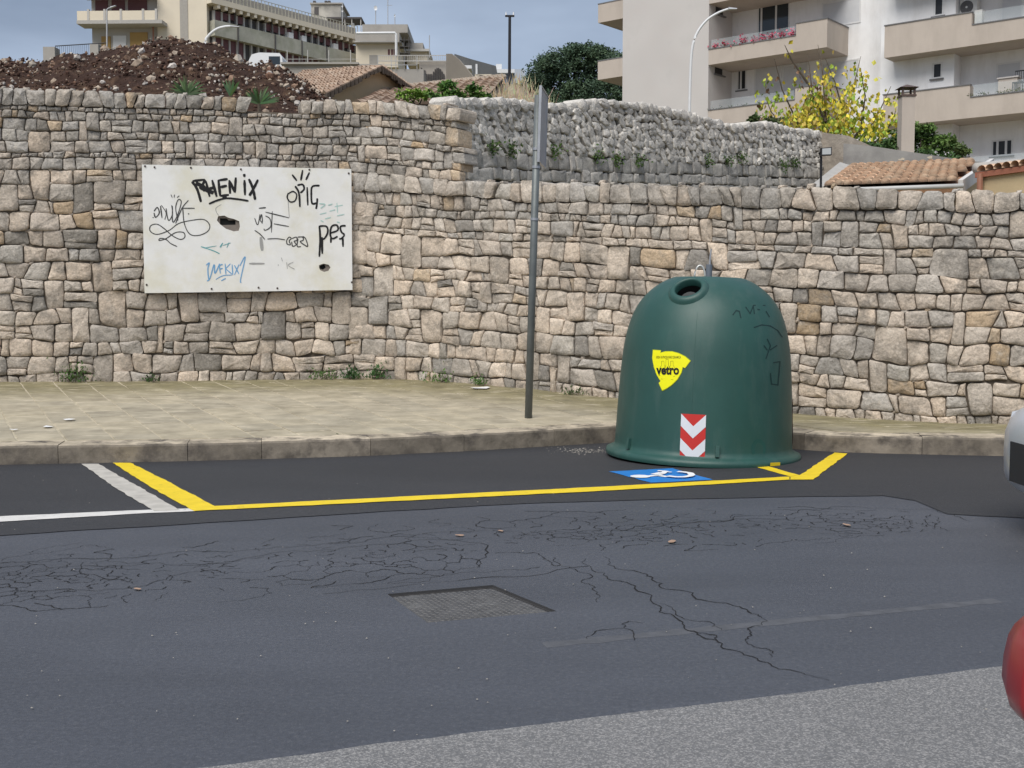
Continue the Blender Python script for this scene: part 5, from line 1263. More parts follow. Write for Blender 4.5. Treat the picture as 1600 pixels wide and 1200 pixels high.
for i, (t, r_) in enumerate(((-.06, .60), (rl * 1.05, .50))):
    for lay in (0, .018):
        for j in range(8): a = math.pi * j / 7; vv_.append(e_ * (math.cos(a) * cw * (r_ - lay * 1.5)) + upn * (math.sin(a) * cw * (r_ * .95 - lay * 1.5) + (.035 if i == 0 else -.01)) + slope * t)
for j in range(7): ff_ += [(j, j + 1, 17 + j, 16 + j), (8 + j, 24 + j, 25 + j, 9 + j), (j, 8 + j, 9 + j, j + 1)]
ff_.append(tuple(range(8, 16)))
me.from_pydata(vv_, [], ff_); me.polygons.foreach_set('use_smooth', [True] * len(ff_))
def tile_mat():
    m = mat('terracotta', (.60, .39, .26), .85, .18, 7, .003, 40, col2=(.66, .50, .36), fac2=(.45, .65), scale2=5); nt = m.node_tree
    oi = nt.nodes.new('ShaderNodeObjectInfo'); mr = nt.nodes.new('ShaderNodeMapRange'); mr.inputs[3].default_value = .82; mr.inputs[4].default_value = 1.15; p = nt.nodes['Principled BSDF']
    src = p.inputs['Base Color'].links[0].from_socket; vm = nt.nodes.new('ShaderNodeVectorMath'); vm.operation = 'SCALE'; nt.links.new(oi.outputs['Random'], mr.inputs[0]); nt.links.new(src, vm.inputs[0]); nt.links.new(mr.outputs[0], vm.inputs['Scale']); nt.links.new(vm.outputs[0], p.inputs['Base Color']); return m
M_TILE = tile_mat(); me.materials.append(M_TILE)
TLEN = (g_ * tl + Vector((0, 0, rise))).length
for i in range(NC + 2):
    for j in range(NR):
        if i > NC - 1 + j * .45: continue
        o = bpy.data.objects.new('roof_tile', me); COL.objects.link(o); o.parent = th; p = BL + e_ * ((i + .5) * cw / 1.06 + rnd.uniform(-.006, .006)) + slope * (j * TLEN / NR) + upn * (.02 + j * .0); o.location = p - WORLD_LOC[th]; o.rotation_euler = (0, 0, rnd.uniform(-.02, .02))
TR_ = BL + e_ * (ul * 1.28) + slope * TLEN; BR_ = BL + e_ * (ul + .0)
mk('roof_deck', [BL - upn * .03, BR_ - upn * .03, TR_ - upn * .03, BL + slope * TLEN - upn * .03] + [BL - upn * .13, BR_ - upn * .13, TR_ - upn * .13, BL + slope * TLEN - upn * .13], [(0, 1, 2, 3), (7, 6, 5, 4), (0, 4, 5, 1), (1, 5, 6, 2), (2, 6, 7, 3), (3, 7, 4, 0)], mat('tile_under', (.36, .21, .13), .9, .3, 8), th)
mb = MB(); v1 = BR_ + e_ * .02; v2 = TR_ + e_ * .02
mb.hexa([v1 - upn * .13, v1 + e_ * .07 - upn * .13, v2 + e_ * .07 - upn * .13, v2 - upn * .13, v1 + upn * .06, v1 + e_ * .07 + upn * .06, v2 + e_ * .07 + upn * .06, v2 + upn * .06]); mb.build('rake_board', mat('rake_white', (.62, .60, .58), .6, .06, 5), th)
mb = MB(); c1 = BL - g_ * .12 - Vector((0, 0, .06)); mb.tube([c1 + Vector((0, 0, .02)), c1 + e_ * (ul + .1) + Vector((0, 0, .02))], .035, 10); mb.build('gutter', mat('gutter_grey', (.5, .5, .49), .5, .08), th, True)
q0 = BL + g_ * .15; Wq = [q0, q0 + e_ * (ul - .05), q0 + e_ * (ul * 1.2) + g_ * (tl - .2), q0 + g_ * (tl - .2)]
M_CRM = mat('render_cream', (.56, .44, .27), .9, .07, 2, .004, 20)
mk('wall', [Vector((p.x, p.y, 1.0)) for p in Wq] + [Vector((p.x, p.y, BL.z - .03 + (rise if i > 1 else 0) - .15)) for i, p in enumerate(Wq)], [(0, 1, 5, 4), (1, 2, 6, 5), (2, 3, 7, 6), (3, 0, 4, 7)], M_CRM, th)
gm = BR_.lerp(TR_, .35) + e_ * .0; mb = MB(); gd = (TR_ - BR_); gd.z = 0; gd.normalize(); gp0 = Vector((gm.x, gm.y, BL.z - .02)) + e_ * .02
nl = MB(); xs = [(BL + e_ * -.03), (BL + e_ * -.03 + slope * TLEN)]
nl.hexa([xs[0] - e_ * .22 - Vector((0, 0, .3)), xs[0] - Vector((0, 0, .3)), xs[1] - Vector((0, 0, .3)), xs[1] - e_ * .22 - Vector((0, 0, .3)), xs[0] - e_ * .22 + upn * .04, xs[0] + upn * .04, xs[1] + upn * .04, xs[1] - e_ * .22 + upn * .12]); nl.build('plaster_verge', mat('verge', (.40, .385, .36), .9, .1, 4, .004, 20), th)
# cement wall rising behind the tiled roof
cwt = thing('cement_wall', 'bare grey cement wall with sloping top behind the tiled roof', 'wall', tuple(at(1400, 320, 24)))
def slant(pts, D0_, D1_, zb_, name, m, parent, thick=.35):
    vs, fs = [], []; x0, x1 = pts[0][0], pts[-1][0]
    for (px, py) in pts:
        D = lerp(D0_, D1_, (px - x0) / (x1 - x0)); p = at(px, py, D); b = Vector((p.x, p.y, zb_)); vs += [b, p, p + Vector((.1, thick, 0)), b + Vector((.1, thick, 0))]
    for i in range(1, len(pts)):
        k = 4 * i
        for j in range(4): fs.append((k - 4 + j, k + j, k + (j + 1) % 4, k - 4 + (j + 1) % 4))
    fs += [(0, 1, 2, 3), (4 * len(pts) - 1, 4 * len(pts) - 2, 4 * len(pts) - 3, 4 * len(pts) - 4)]
    return mk(name, vs, fs, m, parent)
slant([(1281, 206), (1300, 209), (1325, 212), (1352, 224), (1370, 232)], 26.2, 25.0, 1.5, 'rough_end', mat('rough_plaster', (.34, .30, .255), .95, .25, 3, .04, 5, col2=(.22, .19, .16), fac2=(.45, .65), scale2=1.3), cwt)
slant([(1318, 224), (1360, 228), (1440, 240), (1500, 249), (1560, 256)], 24.6, 22.5, 1.5, 'cement_face', mat('cement', (.30, .29, .275), .9, .16, 2.0, .006, 18, col2=(.22, .21, .205), fac2=(.42, .62), scale2=1.2), cwt)
for (px, py) in ((1412, 249), (1455, 246)):
    c = at(px, py, lerp(24.6, 22.5, (px - 1318) / 242) - .004); mb = MB(); mb.add([c + Vector((math.cos(t * .628) * .10 * rnd.uniform(.7, 1.3), -.012, math.sin(t * .628) * .028 * rnd.uniform(.7, 1.3))) for t in range(10)], [tuple(range(10))[::-1]]); mb.build('exposed_patch', mat('patch_cream', (.55, .48, .38), .95, .1), cwt)
nb = thing('cream_house', 'cream house with terracotta ridge and red fascia at the right edge', 'house', tuple(at(1570, 320, 17)))
f0, f1 = at(1536, 272, 17.5), at(1680, 284, 16.0); fd = (f1 - f0); fd.z = 0; fd.normalize(); bk = Vector((-fd.y, fd.x, 0))
def seg(a, b, d0, d1, z0, z1): return [Vector((*(p + bk * d).xy, z)) for z in (z0, z1) for p, d in ((a, d0), (b, d0), (b, d1), (a, d1))]
MB().hexa(seg(f0, f1, 0, 4, 1.0, f0.z - .05)).build('wall', M_CRM, nb); MB().hexa(seg(f0 - fd * .1, f1, -.06, .05, f0.z - .049, f0.z + .03)).build('fascia', mat('fascia_red', (.35, .14, .09), .7, .1), nb)
MB().hexa([f0 - fd * .15 - bk * .12 + Vector((0, 0, .04)), f1 - bk * .12 + Vector((0, 0, .04)), f1 + bk * 2 + Vector((0, 0, .5)), f0 - fd * .15 + bk * 2 + Vector((0, 0, .2)), f0 - fd * .15 - bk * .12 + Vector((0, 0, .10)), f1 - bk * .12 + Vector((0, 0, .1)), f1 + bk * 2 + Vector((0, 0, .56)), f0 - fd * .15 + bk * 2 + Vector((0, 0, .26))]).build('roof', mat('tile_under'), nb) if False else None
tm2 = bpy.data.meshes.new('roof_tile'); vv_, ff_ = [], []
for i, (t, r_) in enumerate(((-.1, .085), (.55, .07))):
    for j in range(7): a = math.pi * j / 6; vv_.append(fd * math.cos(a) * r_ + Vector((0, 0, 1)) * (math.sin(a) * r_ + t * .12) + bk * t)
for j in range(6): ff_.append((j, j + 1, 8 + j, 7 + j))
tm2.from_pydata(vv_, [], ff_); tm2.materials.append(M_TILE)
n_t = int((f1 - f0).length / .155)
for i in range(n_t):
    for r_ in range(2):
        o = bpy.data.objects.new('roof_tile', tm2); COL.objects.link(o); o.parent = nb; o.location = f0 + fd * (.06 + i * .155) + bk * (r_ * .5) + Vector((0, 0, .05 + r_ * .065)) - WORLD_LOC[nb]
mb = MB(); mb.tube([f0 - fd * .14 + bk * .0 + Vector((0, 0, .1)), f0 - fd * .14 + bk * 1.2 + Vector((0, 0, .25))], .085, 10, cap=True); mb.build('ridge_end', mat('verge'), nb, True)
mb = MB(); mb.tube([Vector((f0.x, f0.y, 1)) - bk * .08 + fd * .02, Vector((f0.x, f0.y, f0.z)) - bk * .08 + fd * .02], .045, 8); mb.build('downpipe', mat('pipe_brown', (.33, .16, .11), .6, .1), nb)
# chimney
cb, ct = at(1415, 225, 26), at(1415, 152, 26)
chm = thing('chimney', 'slim beige plastered chimney with dark metal cowl before the flats', 'chimney', tuple(cb)); r_ = .21
MB().box(((cb.x), cb.y, (cb.z + ct.z) / 2 - .4), (.29, .29, ct.z - cb.z + .8)).build('stack', M_BEI, chm); MB().box((cb.x, cb.y, ct.z + .02), (.33, .33, .04)).build('collar', mat('cowl', (.10, .07, .06), .6, .2, 10), chm)
for a_, b_ in ((-1, -1), (1, -1), (1, 1), (-1, 1)): MB().box((cb.x + a_ * .13, cb.y + b_ * .13, ct.z + .115), (.04, .04, .149)).build('cowl_post', mat('cowl'), chm)
mb = MB(); zt_ = ct.z + .191; mb.add([(cb.x - .21, cb.y - .21, zt_), (cb.x + .21, cb.y - .21, zt_), (cb.x + .21, cb.y + .21, zt_), (cb.x - .21, cb.y + .21, zt_), (cb.x, cb.y, zt_ + .09)], [(3, 2, 1, 0), (0, 1, 4), (1, 2, 4), (2, 3, 4), (3, 0, 4)]); mb.build('cowl_cap', mat('cowl'), chm)

# ================================================================== LAMPS AND POSTS
M_DPOST = mat('dark_iron', (.03, .03, .035), .5, .1, metal=.4); M_LAMP = mat('lamp_white', (.68, .69, .70), .4, .05); M_LGREY = mat('lamp_grey', (.40, .41, .43), .5, .05)
fb, ft = at(1283, 300, 17.0), at(1283, 245, 17.0); fl_ = thing('floodlight', 'small square floodlight on a thin dark pole at the rubble wall end', 'floodlight', tuple(fb)); mb = MB(); mb.tube([fb - Vector((0, 0, .6)), ft], .018, 8); mb.build('pole', M_DPOST, fl_)
c = at(1289, 237, 16.9); hx = MB(); hx.hexa([c + Vector(v) for v in ((-.06, -.03, -.06), (.085, -.05, -.055), (.085, .04, -.055), (-.06, .05, -.06), (-.06, -.03, .05), (.085, -.05, .06), (.085, .04, .06), (-.06, .05, .05))]); hx.build('housing', M_DPOST, fl_)
mk('lens', [c + Vector(v) for v in ((-.048, -.034, -.045), (.073, -.053, -.043), (.073, -.053, .048), (-.048, -.034, .04))], [(0, 1, 2, 3)], mat('lens', (.45, .47, .48), .15, 0, spec=.5), fl_)
mb = MB(); mb.tube([ft, ft + Vector((-.03, 0, .05)), c + Vector((-.06, .0, 0))], .014, 6); mb.build('bracket', M_DPOST, fl_)
D = 38.0; b_, t_ = at(795.5, 160, D), at(796.5, 25, D); lp = thing('lamp_post', 'tall thin dark post with crossbar and two white caps against the sky', 'lamp post', tuple(b_)); mb = MB(); mb.tube([b_ - Vector((0, 0, 1)), t_], .055, 8, .045); mb.build('pole', M_DPOST, lp)
mb = MB(); mb.box((t_.x, t_.y, t_.z), (.30, .08, .05)); mb.build('crossbar', M_DPOST, lp)
for s_ in (-.12, .12): mb = MB(); mb.tube([t_ + Vector((s_, 0, .026)), t_ + Vector((s_, 0, .13))], .03, 8, .012); mb.build('cap', M_LAMP, lp)
mb = MB(); mb.box((b_.x - .03, b_.y - .06, at(795, 147, D).z), (.18, .08, .05)); mb.build('bracket', M_DPOST, lp)
def arm_lamp(pxs, D, r, head, label, mcol, hcol):
    pts = [at(px, py, D) for px, py in pxs]; t = thing('street_lamp', label, 'street lamp', tuple(pts[0])); P = pts[:2] + []
    sm = [pts[0]]
    for i in range(len(pts) - 1):
        p0, p1, p2, p3 = pts[max(i - 1, 0)], pts[i], pts[i + 1], pts[min(i + 2, len(pts) - 1)]
        for k in range(1, 7): u = k / 6; sm.append(0.5 * ((2 * p1) + (p2 - p0) * u + (2 * p0 - 5 * p1 + 4 * p2 - p3) * u * u + (3 * p1 - p0 - 3 * p2 + p3) * u ** 3))
    mb = MB(); mb.tube(sm, r, 8, r * .75); mb.build('pole', mcol, t, True); e = at(*head, D); s0 = pts[-1]; mb = MB()
    mb.hexa([s0 + Vector((0, -.12, -.03)), e + Vector((0, -.10, -.02)), e + Vector((0, .10, -.02)), s0 + Vector((0, .12, -.03)), s0 + Vector((0, -.08, .05)), e + Vector((0, -.06, .02)), e + Vector((0, .06, .02)), s0 + Vector((0, .08, .05))]); mb.build('lamp_head', hcol, t); return t
arm_lamp([(1077, 200), (1078, 140), (1081, 80), (1089, 52), (1104, 32), (1122, 20), (1138, 14)], 44, .055, (1151, 14), 'curved arm street lamp standing before the plain end wall of the flats', M_LAMP, M_LGREY)
arm_lamp([(318, 120), (320, 70), (326, 56), (338, 46), (350, 42), (360, 41)], 70, .10, (374, 42), 'pale curved arm street lamp rising behind the earth mound', M_LAMP, M_LGREY)
arm_lamp([(167, 110), (167, 60), (167, 20), (168, 14), (173, 12)], 72, .05, (181, 9), 'thin grey street lamp in front of the cream balcony block', M_LGREY, M_LGREY)

# ================================================================== LEFT BACKGROUND BUILDINGS
M_HC = mat('hosp_cream', (.68, .61, .49), .9, .06, .6); M_HG = mat('hosp_concrete', (.42, .41, .345), .92, .2, .8, col2=(.32, .32, .25), fac2=(.45, .65), scale2=.7); M_HRED = mat('hosp_shutter', (.15, .07, .075), .7, .1, 1); M_HPIL = mat('hosp_pillar', (.47, .455, .43), .9, .06, 1); M_OR = mat('shutter_ochre', (.42, .27, .10), .7, .08, 2); M_HDK = mat('hosp_dark', (.085, .08, .08), .8, .1)
M_GRY = mat('old_concrete', (.38, .36, .33), .93, .22, .5, col2=(.27, .255, .235), fac2=(.45, .65), scale2=.5)
O_ = at(328, 300, 110); H = Fr((O_.x, O_.y), (.611, .791)); hz_ = lambda py, px: H.z_at(py, H.u_at(px), 0)
# in this frame t>0 runs back (left); the street side is t<0
hosp = thing('long_building', 'long cream building with rows of dark red shutters at upper left', 'building', (O_.x, O_.y, 16))
uE = H.u_at(563); zR = hz_(58, 562)
one(H, 'body', M_HC, hosp, 0, uE, .6, 12, 14, zR - .9); one(H, 'concrete_back', M_HDK, hosp, .7, uE - .3, .3, .6, 14, zR - .9)
mb = MB(); H.box(mb, 0.0, uE + .6, -.7, 12, zR - .5, zR); mb.build('roof_edge', M_HC, hosp)
mb = MB(); n_b = 21; bays = [.8 + (uE - 1.2) * k / n_b for k in range(n_b + 1)]
for k in range(n_b + 1):
    mb = MB(); H.box(mb, bays[k] - .05, bays[k] + .25, -.65, .0, zR - .85, zR - .501); mb.build('roof_bracket', M_HC, hosp)
zb1, zb0 = hz_(31.7, 338), hz_(56, 338); band = MB(); H.box(band, .5, uE - .2, -.5, .3, zb0, zb1); band.build('parapet_band', M_HG, hosp)
for k in range(n_b + 1):
    one(H, 'pillar', M_HPIL, hosp, bays[k], bays[k] + .18, .02, .3, zb1 + .001, zR - .9)
    one(H, 'pillar', M_HPIL, hosp, bays[k], bays[k] + .18, .02, .3, zb0 - 2.6, zb0 - .001)
for k in range(n_b):
    a0, a1 = bays[k] + .181, bays[k + 1] - .001
    if k in (4, 5, 6):
        continue
    sh = rnd.choice((1.0, 1.0, .5, .65, .2)); z1 = zR - .9; z0 = zb1
    one(H, 'shutter', M_HRED, hosp, a0, a1, .12, .25, lerp(z1, z0, sh), z1)
    one(H, 'shutter', M_HRED, hosp, a0, a1, .12, .25, lerp(zb0, zb0 - 2.2, rnd.choice((1, 1, .5))), zb0)
    if k in (10, 12, 17): one(H, 'air_conditioner_box', M_FRM, hosp, a0, a1 - .1, -.3, .1, z0 + .001, z0 + .6)
for px in (379, 436, 477, 515): u = H.u_at(px, -.5); mb = MB(); mb.tube([H.P(u, -.55, zb0 - 1.5), H.P(u, -.55, zb1)], .07, 6); mb.build('downpipe', M_HDK, hosp); mb = MB(); mb.tube([H.P(u, -.1, zb1), H.P(u, -.1, zR - .5)], .06, 6); mb.build('downpipe', M_HDK, hosp)
mb = MB()
for k in range(46): u = uE * k / 45; H.box(mb, u, u + .05, 0, .05, zR + .001, zR + 1.15)
H.box(mb, 0, uE, 0, .05, zR + 1.151, zR + 1.2); tag(mb.build('roof_railing', M_HG, hosp), kind='stuff'); mb = MB(); H.box(mb, 0, uE, .3, .5, zR + .001, zR + 1.0); mb.build('roof_parapet', M_GRY, hosp)
# cream front wing with balcony
WG = Fr((O_.x, O_.y), (1, -.03)); wz = lambda py: WG.z_at(py, -5, 0); wu = lambda px, t=0: WG.u_at(px, t)
wing = thing('balcony_wing', 'cream end wing with a panelled balcony and ochre shutters behind the mound', 'building', (O_.x - 5, O_.y, 18))
one(WG, 'wall', M_HC, wing, wu(256), -.01, 0, 10, 14, 33); one(WG, 'wall', mat('hosp_pale', (.47, .45, .42), .9, .06, .6), wing, wu(153), wu(256) - .01, .4, 10, 14, 33)
one(WG, 'corner_strip', mat('strip_grey', (.36, .34, .31), .9, .1), wing, wu(291), wu(303), -.06, -.003, 14, 33)
mb = MB(); WG.box(mb, wu(132, -1.5), wu(263, -1.5), -1.5, .39, wz(42.5), wz(37)); bs_ = mb.build('balcony_slab', mat('slab_grey', (.40, .385, .36), .9, .08), wing)
for a_, b_ in ((133, 149), (151, 174), (176, 199), (201, 233), (235, 253)): one(WG, 'balcony_panel', M_HC, wing, wu(a_, -1.45), wu(b_, -1.45), -1.45, -1.3, wz(36.9), wz(22.5))
for a_ in (150, 175, 200, 234, 254): one(WG, 'balcony_post', M_HPIL, wing, wu(a_, -1.5) - .1, wu(a_, -1.5) + .1, -1.5, -1.25, wz(36.9), wz(20))
for a_, b_ in ((162, 181), (187, 207), (212, 241)): one(WG, 'shutter', M_HRED, wing, wu(a_, .4), wu(b_, .4), .3, .397, wz(36), wz(-4))
for a_, b_, y0, y1, m_ in ((170, 184, 55, 82, M_OR), (188, 208, 54, 82, M_FRM), (214, 241, 49, 82, M_OR)): one(WG, 'shutter', m_, wing, wu(a_, .4), wu(b_, .4), .3, .397, wz(y1), wz(y0))
mb = MB(); mb.tube([WG.P(wu(250, 0), -.1, 16), WG.P(wu(250, 0), -.1, wz(42.6))], .08, 6); mb.build('downpipe', mat('pipe_brown'), wing)
one(WG, 'roof_overhang', M_HPIL, wing, wu(137, -1.5), wu(256), -1.5, .39, wz(-2), wz(-8))
def fb_(mb, px0, px1, py0, py1, D, dep=6, zb_=None):
    a, b = at(px0, py0, D), at(px1, py1, D); z0 = b.z if zb_ is None else zb_; mb.hexa([(a.x, D, z0), (b.x, D, z0), (b.x, D + dep, z0), (a.x, D + dep, z0), (a.x, D, a.z), (b.x, D, a.z), (b.x, D + dep, a.z), (a.x, D + dep, a.z)]); return mb
def fone(name, m, parent, *a, **k): return fb_(MB(), *a, **k).build(name, m, parent)
# roof-top tower, pergola, second block
tw = thing('rooftop_tower', 'stained concrete stair tower on the roof of the long building', 'tower', tuple(at(511, 35, 128))); fone('walls', mat('tower_stain', (.42, .40, .36), .93, .25, .6, col2=(.26, .25, .23), fac2=(.45, .6), scale2=.5), tw, 486, 533, 6, 36, 128, 5); fone('roof_slab', M_GRY, tw, 484, 536, 4, 5.9, 127.8, 5.4); fone('opening', M_HDK, tw, 491, 498, 11, 23, 127.97, .02)
for px in (489, 507, 512): fone('roof_vent', M_HDK, tw, px, px + 4, 1, 3.9, 129, .5)
pg = thing('rooftop_canopy', 'dark flat canopy on thin posts beside the stair tower', 'canopy', tuple(at(540, 45, 127))); fone('roof', M_HDK, pg, 510, 565, 26.5, 29, 126.5, 3)
for px in (538, 563, 549): fone('post', M_HPIL, pg, px, px + 1.4, 29.1, 50, 126.6, .15)
for px in (552,): fone('tank', M_FRM, pg, px - 3, px + 1, 36, 44, 127, .5)
bk2 = thing('cream_block', 'cream block with grey flat roof and stair at the end of the long building', 'building', tuple(at(600, 100, 122))); fone('walls', M_HC, bk2, 556, 622, 66, 105, 122, 10); fone('roof_band', M_GRY, bk2, 555, 624, 51, 64, 121.6, 10); fone('cornice', M_HPIL, bk2, 554, 627, 64.1, 65.9, 121.2, 11); fone('upper_storey', M_GRY, bk2, 566, 637, 38, 50.9, 124, 8)
for px in (606, 611, 615): fone('window', M_HRED, bk2, px, px + 3.2, 77, 87, 121.96, .03)
fone('door', M_GRY, bk2, 577, 590, 86, 104, 121.96, .03)
mb = MB(); mb.tube([at(557, 52, 120.5), at(617, 51.5, 120.5), at(619, 54, 120.5), at(619, 88, 120.5)], .14, 6); mb.build('white_pipe', M_LAMP, bk2, False)
mb = MB()
for px in (624, 631, 638, 640): fb_(mb, px, px + .9, 58, 88, 121, .1)
for py in (62, 72, 82): fb_(mb, 624, 640, py, py + 1, 121.05, 1.0)
mb.build('metal_stair', M_HDK, bk2)
bk3 = thing('low_cream_block', 'low cream block with grey roof stepping down behind the stair', 'building', tuple(at(650, 95, 128))); fone('walls', M_HC, bk3, 636, 668, 80, 100, 128, 6); fone('roof', M_GRY, bk3, 634, 661, 67, 76, 128.5, 6); fone('cornice', M_HPIL, bk3, 634, 671, 76.1, 79.9, 127.5, 7)
# terrace with railing and screen wall
tr = thing('terrace_wall', 'grey terrace wall with pierced block screen and railing left of centre', 'terrace', tuple(at(650, 130, 62))); fone('wall', M_GRY, tr, 590, 662, 108, 145, 60, 2, zb_=7); fone('wall', mat('terrace_plaster', (.40, .365, .32), .93, .15, .7), tr, 655, 700, 96, 145, 64, 3, zb_=7)
mb = MB()
for px in range(592, 702, 3): fb_(mb, px, px + .5, 87, 95.9, 63.8, .03)
fb_(mb, 590, 702, 86, 87, 63.8, .04); fb_(mb, 590, 702, 94.5, 95.9, 63.75, .04); tag(mb.build('railing', M_HPIL, tr), kind='stuff')
mb = MB()
for r_ in range(13):
    y = 104 + r_ * 1.9
    for c_ in range(16):
        x = 652 + c_ * 2.7; t = (x - 652) / 43
        top = 104 if (abs(x - 657) < 6 or abs(x - 683) < 7) else 115
        top += min(abs(x - 657), abs(x - 683)) * .9 if top == 104 else 0
        if y >= top: fb_(mb, x, x + 1.9, y, y + 1.3, 63.9, .08)
tag(mb.build('pierced_screen', M_HDK, tr), kind='stuff')
for px in (590, 611, 618, 631, 651): fone('rail_post', M_LGREY, tr, px, px + .9, 88, 108, 59.9, .05)
mb = MB(); fb_(mb, 590, 652, 101, 101.8, 59.88, .04); mb.build('rail_bar', M_LGREY, tr)
rt = thing('sloping_wall', 'tan plastered wall with sloping right end beside the pierced screen', 'wall', tuple(at(720, 140, 61))); slant([(697, 84), (706, 84), (716, 92), (728, 106), (742, 124), (748, 132)], 61, 63, 7, 'wall_face', mat('tan_plaster', (.42, .37, .31), .93, .12, .5), rt)
lg = thing('grey_long_house', 'long grey building with railing and white awning near the dark lamp post', 'building', tuple(at(740, 110, 85))); slant([(710, 84), (735, 92), (775, 103)], 80, 92, 7, 'wall', M_GRY, lg, 4)
fone('awning', M_LAMP, lg, 720, 737, 102, 107, 79, 1.5); fone('pale_wall', M_HC, lg, 742, 768, 116, 126, 82, 2); fone('window', M_HDK, lg, 749, 755, 117.5, 123, 81.9, .05); fone('pipe', M_LAMP, lg, 743, 746, 100, 116, 81.5, .2)
lw = thing('pale_blue_house', 'pale blue and white house right behind the dark lamp post', 'building', tuple(at(795, 130, 96))); fone('walls', mat('pale_blue', (.42, .46, .52), .8, .05, .5), lw, 804, 820, 108, 150, 96, 8, zb_=9); fone('front', mat('blue_grey', (.26, .30, .36), .8, .08, .5), lw, 772, 803.5, 114, 150, 97, 8, zb_=9); fone('roof', M_LAMP, lw, 773, 806, 108, 113.8, 96.5, 8); fone('water_tank', M_LAMP, lw, 775, 784, 100, 107.8, 98, 1)
ret = thing('retaining_wall', 'grey concrete retaining wall with posts above the brown tiled roof', 'wall', tuple(at(500, 110, 58))); fone('wall', M_GRY, ret, 440, 600, 100, 120, 58, 1.5, zb_=8); fone('coping', M_GRY, ret, 438, 560, 97, 99.9, 57.8, 1.2)
for px in (448, 480, 513, 547): fone('post', M_HPIL, ret, px, px + 1.2, 78, 97, 57.9, .1)
mb = MB(); fb_(mb, 440, 560, 92, 92.6, 57.95, .03); mb.build('rail', M_HPIL, ret)
# antennas and dishes
for i, (px, pyb, pyt, D, dish, lab) in enumerate([(587, 40, 10, 125, (587, 13, 3.6), 'single large white satellite dish on a mast over the cream block'), (535, 35, 4, 126, (535, 10, 1.8), 'pair of small white dishes on a mast beside the stair tower'), (617, 42, 22, 125, (617, 25, 1.6), 'small white dish on a mast right of the large dish')]):
    t = thing('satellite_dish', lab, 'antenna', tuple(at(px, pyb, D)), 'antennas on the roofs'); mb = MB(); mb.tube([at(px, pyb + 6, D), at(px, pyt, D)], .05, 6); mb.build('mast', M_LGREY, t)
    for q in range(2 if i == 1 else 1):
        c = at(dish[0], dish[1] + q * 7.5, D - .2); rr = dish[2] * D / F; mb = MB(); mb.add([c] + [c + Vector((math.cos(k * .5236) * rr * .75, -.12, math.sin(k * .5236) * rr)) for k in range(12)], [(0, 1 + (k + 1) % 12, 1 + k) for k in range(12)]); mb.build('dish', M_LAMP, t, True)
for px, pyb, pyt, D, lab in ((606, 40, 0, 126, 'thin aerial mast with short crossbars over the cream block'), (671, 82, 55, 126, 'lone thin aerial mast over the low cream block')):
    t = thing('aerial_mast', lab, 'antenna', tuple(at(px, pyb, D)), 'antennas on the roofs'); mb = MB(); mb.tube([at(px, pyb + 8, D), at(px, pyt, D)], .045, 5); mb.build('mast', M_LGREY, t)
    mb = MB(); yy = lerp(pyt, pyb, .2); fb_(mb, px - 1 if px > 650 else px - 2, px + (1 if px > 650 else 7), yy, yy + .5, D, .05); mb.build('crossbar', M_LGREY, t)
# railing and gate pier on the far left skyline
rl_ = thing('terrace_railing', 'dark iron railing between concrete piers on the skyline at far left', 'railing', tuple(at(110, 95, 70)))
for a_, b_ in ((67, 86), (140, 154)): fone('pier', M_GRY, rl_, a_, b_, 73 if a_ < 100 else 69, 100, 70, .8)
for px in range(87, 168, 3): fone('bar', M_DPOST, rl_, px, px + .7, interp([(86, 72), (165, 67)], px), 96, 70.3, .04)
mb = MB(); p0, p1 = at(86, 72, 70.3), at(166, 67, 70.3); mb.tube([p0, p1], .03, 6); mb.build('rail', M_DPOST, rl_)
# white van beyond the mound
VD = 62.0; va, vb3 = at(390, 97, VD), at(441, 82, VD); van = thing('white_van', 'white van roof with dark side window showing above the earth mound', 'van', (va.x + .9, VD + .9, va.z - 1.4)); xl, xr, zt_ = va.x, vb3.x, vb3.z
sec = [(xl, zt_ - .32), (xl + .12, zt_ - .1), (xl + .5, zt_), (xr - .15, zt_ - .03), (xr, zt_ - .25), (xr, zt_ - 1.7), (xl - .25, zt_ - 1.7), (xl - .25, zt_ - .9)]; n_ = len(sec)
vs = [Vector((x, VD, z)) for x, z in sec] + [Vector((x, VD + 1.8, z)) for x, z in sec]; mk('body', vs, [tuple(range(n_)), tuple(range(2 * n_ - 1, n_ - 1, -1))] + [(i, n_ + i, n_ + (i + 1) % n_, (i + 1) % n_) for i in range(n_)], mat('van_white', (.72, .73, .75), .35, .02, spec=.5), van)
wx = at(420, 90, VD).x; mk('side_window', [(wx, VD - .01, zt_ - .62), (xr - .12, VD - .01, zt_ - .62), (xr - .12, VD - .01, zt_ - .2), (wx, VD - .01, zt_ - .2)], [(0, 1, 2, 3)], M_GLS, van)
for x in (xl + .2, xr - .35): mb = MB(); mb.tube([Vector((x, VD - .02, zt_ - 1.7)), Vector((x, VD + .2, zt_ - 1.7))], .3, 16); mb.build('wheel', M_BLK, van)
